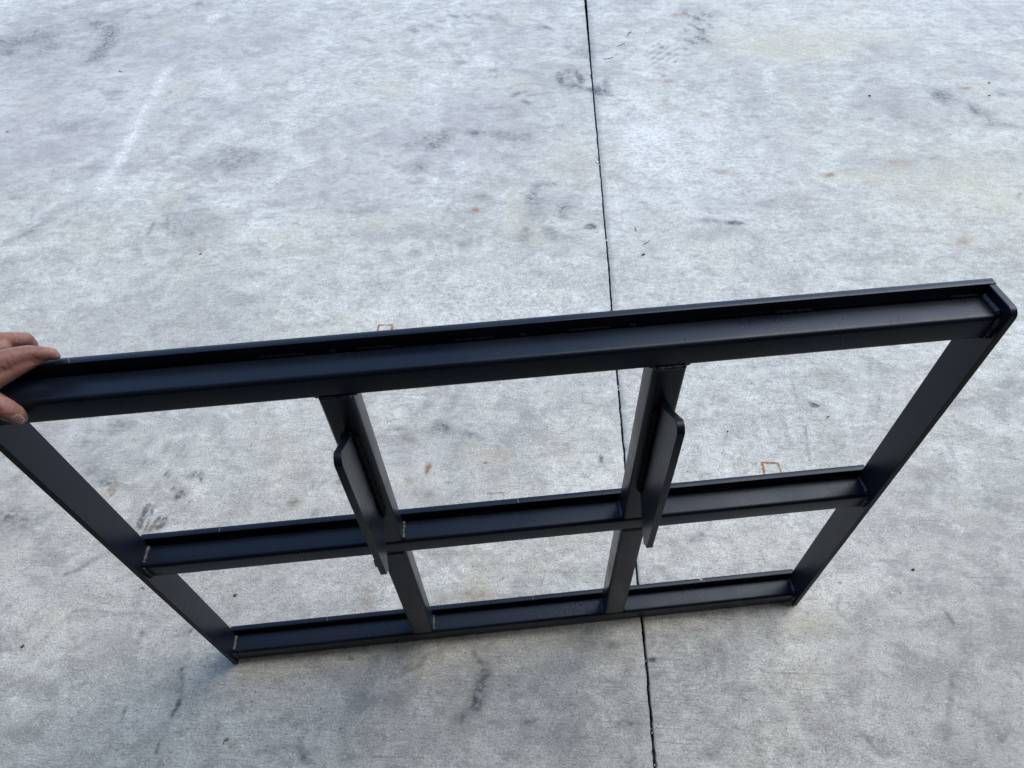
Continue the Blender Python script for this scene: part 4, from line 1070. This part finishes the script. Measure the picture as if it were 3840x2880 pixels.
def sleeve():
    bm = bmesh.new(); rings = []; rg = random.Random(9)
    P = [F3(-.215, .205, H+.066), F3(-.29, .262, H+.088), F3(-.40, .345, H+.12), F3(-.52, .435, H+.15), F3(-.68, .55, H+.19)]; Rr = (.046, .050, .056, .064, .072)
    for i, p in enumerate(P):
        d = (P[min(4, i+1)]-P[max(0, i-1)]).normalized(); u = d.cross(Vector((0, 0, 1))).normalized(); v = d.cross(u)
        rings.append([bm.verts.new(p+(u*math.cos(t)+v*math.sin(t))*Rr[i]*(1+.04*math.sin(3*t+i)+rg.uniform(-.015, .015))) for t in (2*math.pi*k/24 for k in range(24))])
    for r0, r1 in zip(rings[:-1], rings[1:]):
        for k in range(24): bm.faces.new((r0[k], r0[(k+1) % 24], r1[(k+1) % 24], r1[k]))
    bm.faces.new(rings[-1]); bmesh.ops.recalc_face_normals(bm, faces=bm.faces)
    o = from_bm('sleeve', bm, M_CLOTH, person, smooth=True)
    s = o.modifiers.new('sub', 'SUBSURF'); s.levels = s.render_levels = 1
    k = o.modifiers.new('sol', 'SOLIDIFY'); k.thickness = .003
sleeve()
def nail(c, along, out, L, Wd, parent):
    c = F3(*c); y = F3(*along).normalized(); n = F3(*out); n = (n-y*n.dot(y)).normalized(); x = y.cross(n)
    bm = bmesh.new(); g = []
    for j in range(9):
        row = []
        for i in range(9):
            u = -1+2*i/8; v = -1+2*j/8
            w = Wd*(1-.18*max(0, v)**2-.10*max(0, -v)**3); ue = u*math.sqrt(max(0, 1-.28*abs(v)**5))
            row.append(bm.verts.new(c+x*(ue*w/2)+y*(v*L/2*(1-.12*u*u))+n*(-.34*w*.5*u*u-.0006*v*v)))
        g.append(row)
    for j in range(8):
        for i in range(8): bm.faces.new((g[j][i], g[j][i+1], g[j+1][i+1], g[j+1][i]))
    bmesh.ops.solidify(bm, geom=bm.faces[:], thickness=.0005)
    bmesh.ops.recalc_face_normals(bm, faces=bm.faces)
    return from_bm('fingernail', bm, M_NAIL, parent, smooth=True)
nail((.0622, .0712, H-.0232), (-.0004, -.0030, -.0200), (.55, .82, .10), .0165, .0130, person)
nail((.0900, -.0050, H+.0115), (.012, -.001, -.004), (.10, -.85, .35), .0105, .0105, person)
nail((.0410, -.0350, H-.026), (-.004, .012, -.014), (.3, -.95, .0), .0100, .0100, person)

# ------------------------------------------------------------------ small litter on the concrete
M_LEAF = simple('dry_red_leaf', (.20, .085, .065), .7, .5, 300); M_STRAW = simple('dry_straw', (.16, .115, .06), .8, .4, 300)
M_BLACK = simple('black_crumb', (.03, .03, .032), .8, .4, 300); M_BROWN = simple('brown_crumb', (.10, .065, .04), .85, .4, 300); M_STEEL = simple('grey_swarf', (.10, .105, .11), .5, .3, 300)
def tube(name, pts, r, mat, label, cat, group=None, taper=.4):
    bm = bmesh.new(); rings = []; n = len(pts)
    base = Vector(pts[0])
    for i, p in enumerate(pts):
        a = Vector(pts[max(0, i-1)]); b = Vector(pts[min(n-1, i+1)]); d = (b-a).normalized(); u = d.cross(Vector((0, 0, 1))).normalized(); v = u.cross(d)
        s = r*(1-(1-taper)*abs(2*i/(n-1)-1)**2)
        rings.append([bm.verts.new(Vector(p)-base+(u*math.cos(t)+v*math.sin(t))*s) for t in (2*math.pi*k/6 for k in range(6))])
    for r0, r1 in zip(rings[:-1], rings[1:]):
        for k in range(6): bm.faces.new((r0[k], r0[(k+1) % 6], r1[(k+1) % 6], r1[k]))
    bm.faces.new(rings[0][::-1]); bm.faces.new(rings[-1]); bmesh.ops.recalc_face_normals(bm, faces=bm.faces)
    o = from_bm(name, bm, mat, smooth=True); o.location = base
    return tag(o, label, cat, group)
def curve_pts(a, b, bow, lift, n=8, z=.0012):
    a = Vector((*a, 0)); b = Vector((*b, 0)); d = b-a; nn = Vector((-d.y, d.x, 0))
    return [tuple(a+d*t+nn*(bow*4*t*(1-t))+Vector((0, 0, z+lift*math.sin(3.1*t)))) for t in (i/n for i in range(n+1))]
def crumb(name, c, r, sq, rot, mat, label, cat, seed, group=None):
    rg = random.Random(seed); bm = bmesh.new(); bmesh.ops.create_icosphere(bm, subdivisions=2, radius=1)
    for v in bm.verts: v.co *= 1+rg.uniform(-.22, .22)
    bmesh.ops.transform(bm, verts=bm.verts, matrix=Matrix.Rotation(rot, 4, 'Z') @ Matrix.Diagonal((r*sq, r, r*.55, 1)))
    o = from_bm(name, bm, mat); o.location = (c[0], c[1], r*.42); return tag(o, label, cat, group)
def leaf(name, a, b, wd, bow, mat, label, cat):
    P = curve_pts(a, b, bow, .003, 10); base = Vector(P[0]); bm = bmesh.new(); prev = None
    d = (Vector(P[-1])-base); nn = Vector((-d.y, d.x, 0)).normalized()
    for i, p in enumerate(P):
        t = i/10; w = wd*(math.sin(math.pi*min(1, .08+t*.92))**.7)*(.35 if t < .3 else 1); p = Vector(p)-base
        row = [bm.verts.new(p-nn*w/2+Vector((0, 0, .0012))), bm.verts.new(p), bm.verts.new(p+nn*w/2+Vector((0, 0, .0018)))]
        if prev: bm.faces.new((prev[0], prev[1], row[1], row[0])); bm.faces.new((prev[1], prev[2], row[2], row[1]))
        prev = row
    bmesh.ops.solidify(bm, geom=bm.faces[:], thickness=.0004)
    o = from_bm(name, bm, mat, smooth=True); o.location = base; return tag(o, label, cat)
leaf('dried_leaf', (1.3781, .6664), (1.4053, .6517), .0058, -.10, M_LEAF, 'curled reddish dried leaf on the concrete seen through the upper right opening of the frame', 'leaf')
leaf('dried_leaf', (1.4107, .6126), (1.4221, .6176), .0030, .1, M_BROWN, 'tiny brown leaf scrap below the reddish dried leaf', 'leaf')
leaf('seed_husk', (1.0356, .6275), (1.0356, .6211), .0022, .15, M_STRAW, 'small brown seed husk beside the right hook plate', 'husk')
tube('dry_twig', curve_pts((.0336, -.2076), (.0406, -.1951), .10, .004), .0012, M_STRAW, 'straw coloured forked grass stem on concrete below the left end of the frame', 'twig')
tube('dry_twig', curve_pts((.0365, -.2020), (.0420, -.1975), -.2, .003), .0008, M_BROWN, 'short brown stalk lying across the straw coloured grass stem', 'twig')
tube('dry_twig', curve_pts((-.2616, .0968), (-.2509, .0910), .35, .001), .0010, M_STRAW, 'curled brown fibre on concrete left of the left side plate', 'twig')
tube('fibre', curve_pts((-1.390, 2.5817), (-1.3699, 2.5616), -.30, .001), .0014, M_BLACK, 'small black curl on concrete near the top left beside the dark arcs', 'fibre')
tube('fibre', curve_pts((-1.6536, 2.0308), (-1.6445, 2.0393), .2, .001), .0013, M_BLACK, 'short black fibre on concrete at the far left edge', 'fibre')
tube('fibre', [(1.0369, 2.8809, .002), (1.043, 2.902, .003), (1.049, 2.915, .002), (1.047, 2.93, .002), (1.060, 2.940, .003), (1.066, 2.935, .002)], .0020, M_STEEL, 'crooked dark grey fibre right of the joint, farthest of the three there', 'fibre')
tube('fibre', [(.9824, 2.7832, .002), (.998, 2.795, .003), (1.012, 2.812, .002), (1.021, 2.815, .002), (1.0251, 2.8395, .002)], .0017, M_STEEL, 'wavy dark grey fibre right of the joint, middle one of the three there', 'fibre')
tube('fibre', [(.9139, 2.6583, .002), (.93, 2.660, .002), (.945, 2.668, .002), (.9565, 2.6731, .002), (.956, 2.683, .002)], .0014, M_STEEL, 'thin grey fibre right of the joint, nearest of the three there', 'fibre')
tube('dry_twig', curve_pts((.9637, 1.4148), (.9683, 1.3912), .04, .001), .0011, M_BLACK, 'short black twig right of the joint above the top rail', 'twig')
tube('dry_twig', curve_pts((.9827, 1.3217), (1.0111, 1.3487), -.10, .002), .0013, M_STEEL, 'bent grey wire like twig right of the joint above the top rail', 'twig')
crumb('crumb', (.9825, 1.2714), .0036, 1.8, .5, M_BLACK, 'elongated black crumb right of the joint just above the top rail', 'crumb', 3)
crumb('paint_flake', (.8500, 1.8110), .0055, .7, .3, M_CHIP, 'white flake lying at the edge of the joint', 'flake', 4)
crumb('crumb', (2.0272, 2.3110), .0040, 1.6, -1.0, M_BLACK, 'black crumb on the concrete at the upper right among purple grey stains', 'crumb', 5)
crumb('crumb', (2.5634, 2.4168), .0036, 1.4, -.5, M_BLACK, 'black crumb at far right, upper of the close pair', 'crumb', 6)
crumb('crumb', (2.5209, 2.3088), .0036, 1.4, -.5, M_BLACK, 'black crumb at far right, lower of the close pair', 'crumb', 7)
crumb('crumb', (-.0367, .0881), .0036, 1.2, .2, M_BROWN, 'round dark brown pebble seen through the lower left opening of the frame', 'pebble', 8)
crumb('crumb', (1.4977, .1971), .0028, 1.6, .2, M_BLACK, 'small black crumb on concrete right of the right side plate', 'crumb', 9)
crumb('crumb', (-.5295, 1.2571), .0034, 1.3, 1.0, M_BROWN, 'brown crumb above the gripping hand', 'crumb', 10)
crumb('crumb', (-.4703, -.0385), .0030, 1.6, .6, M_BROWN, 'small dark crumb at the lower left edge of the concrete', 'crumb', 11)
crumb('crumb', (1.1440, .5647), .0020, 1.9, .9, M_BLACK, 'tiny dark sliver seen beside the right hook plate, left of the rust square', 'crumb', 12)
tube('metal_swarf', curve_pts((1.3237, .1628), (1.3295, .1595), .55, .002), .0011, M_CHIP, 'pale curled metal shaving on concrete right of the side plate', 'shaving', taper=.6)
tube('metal_swarf', curve_pts((1.2287, .4701), (1.2322, .4674), .35, .002), .0009, M_CHIP, 'tiny white curl inside the rust square behind the middle rail', 'shaving', taper=.6)
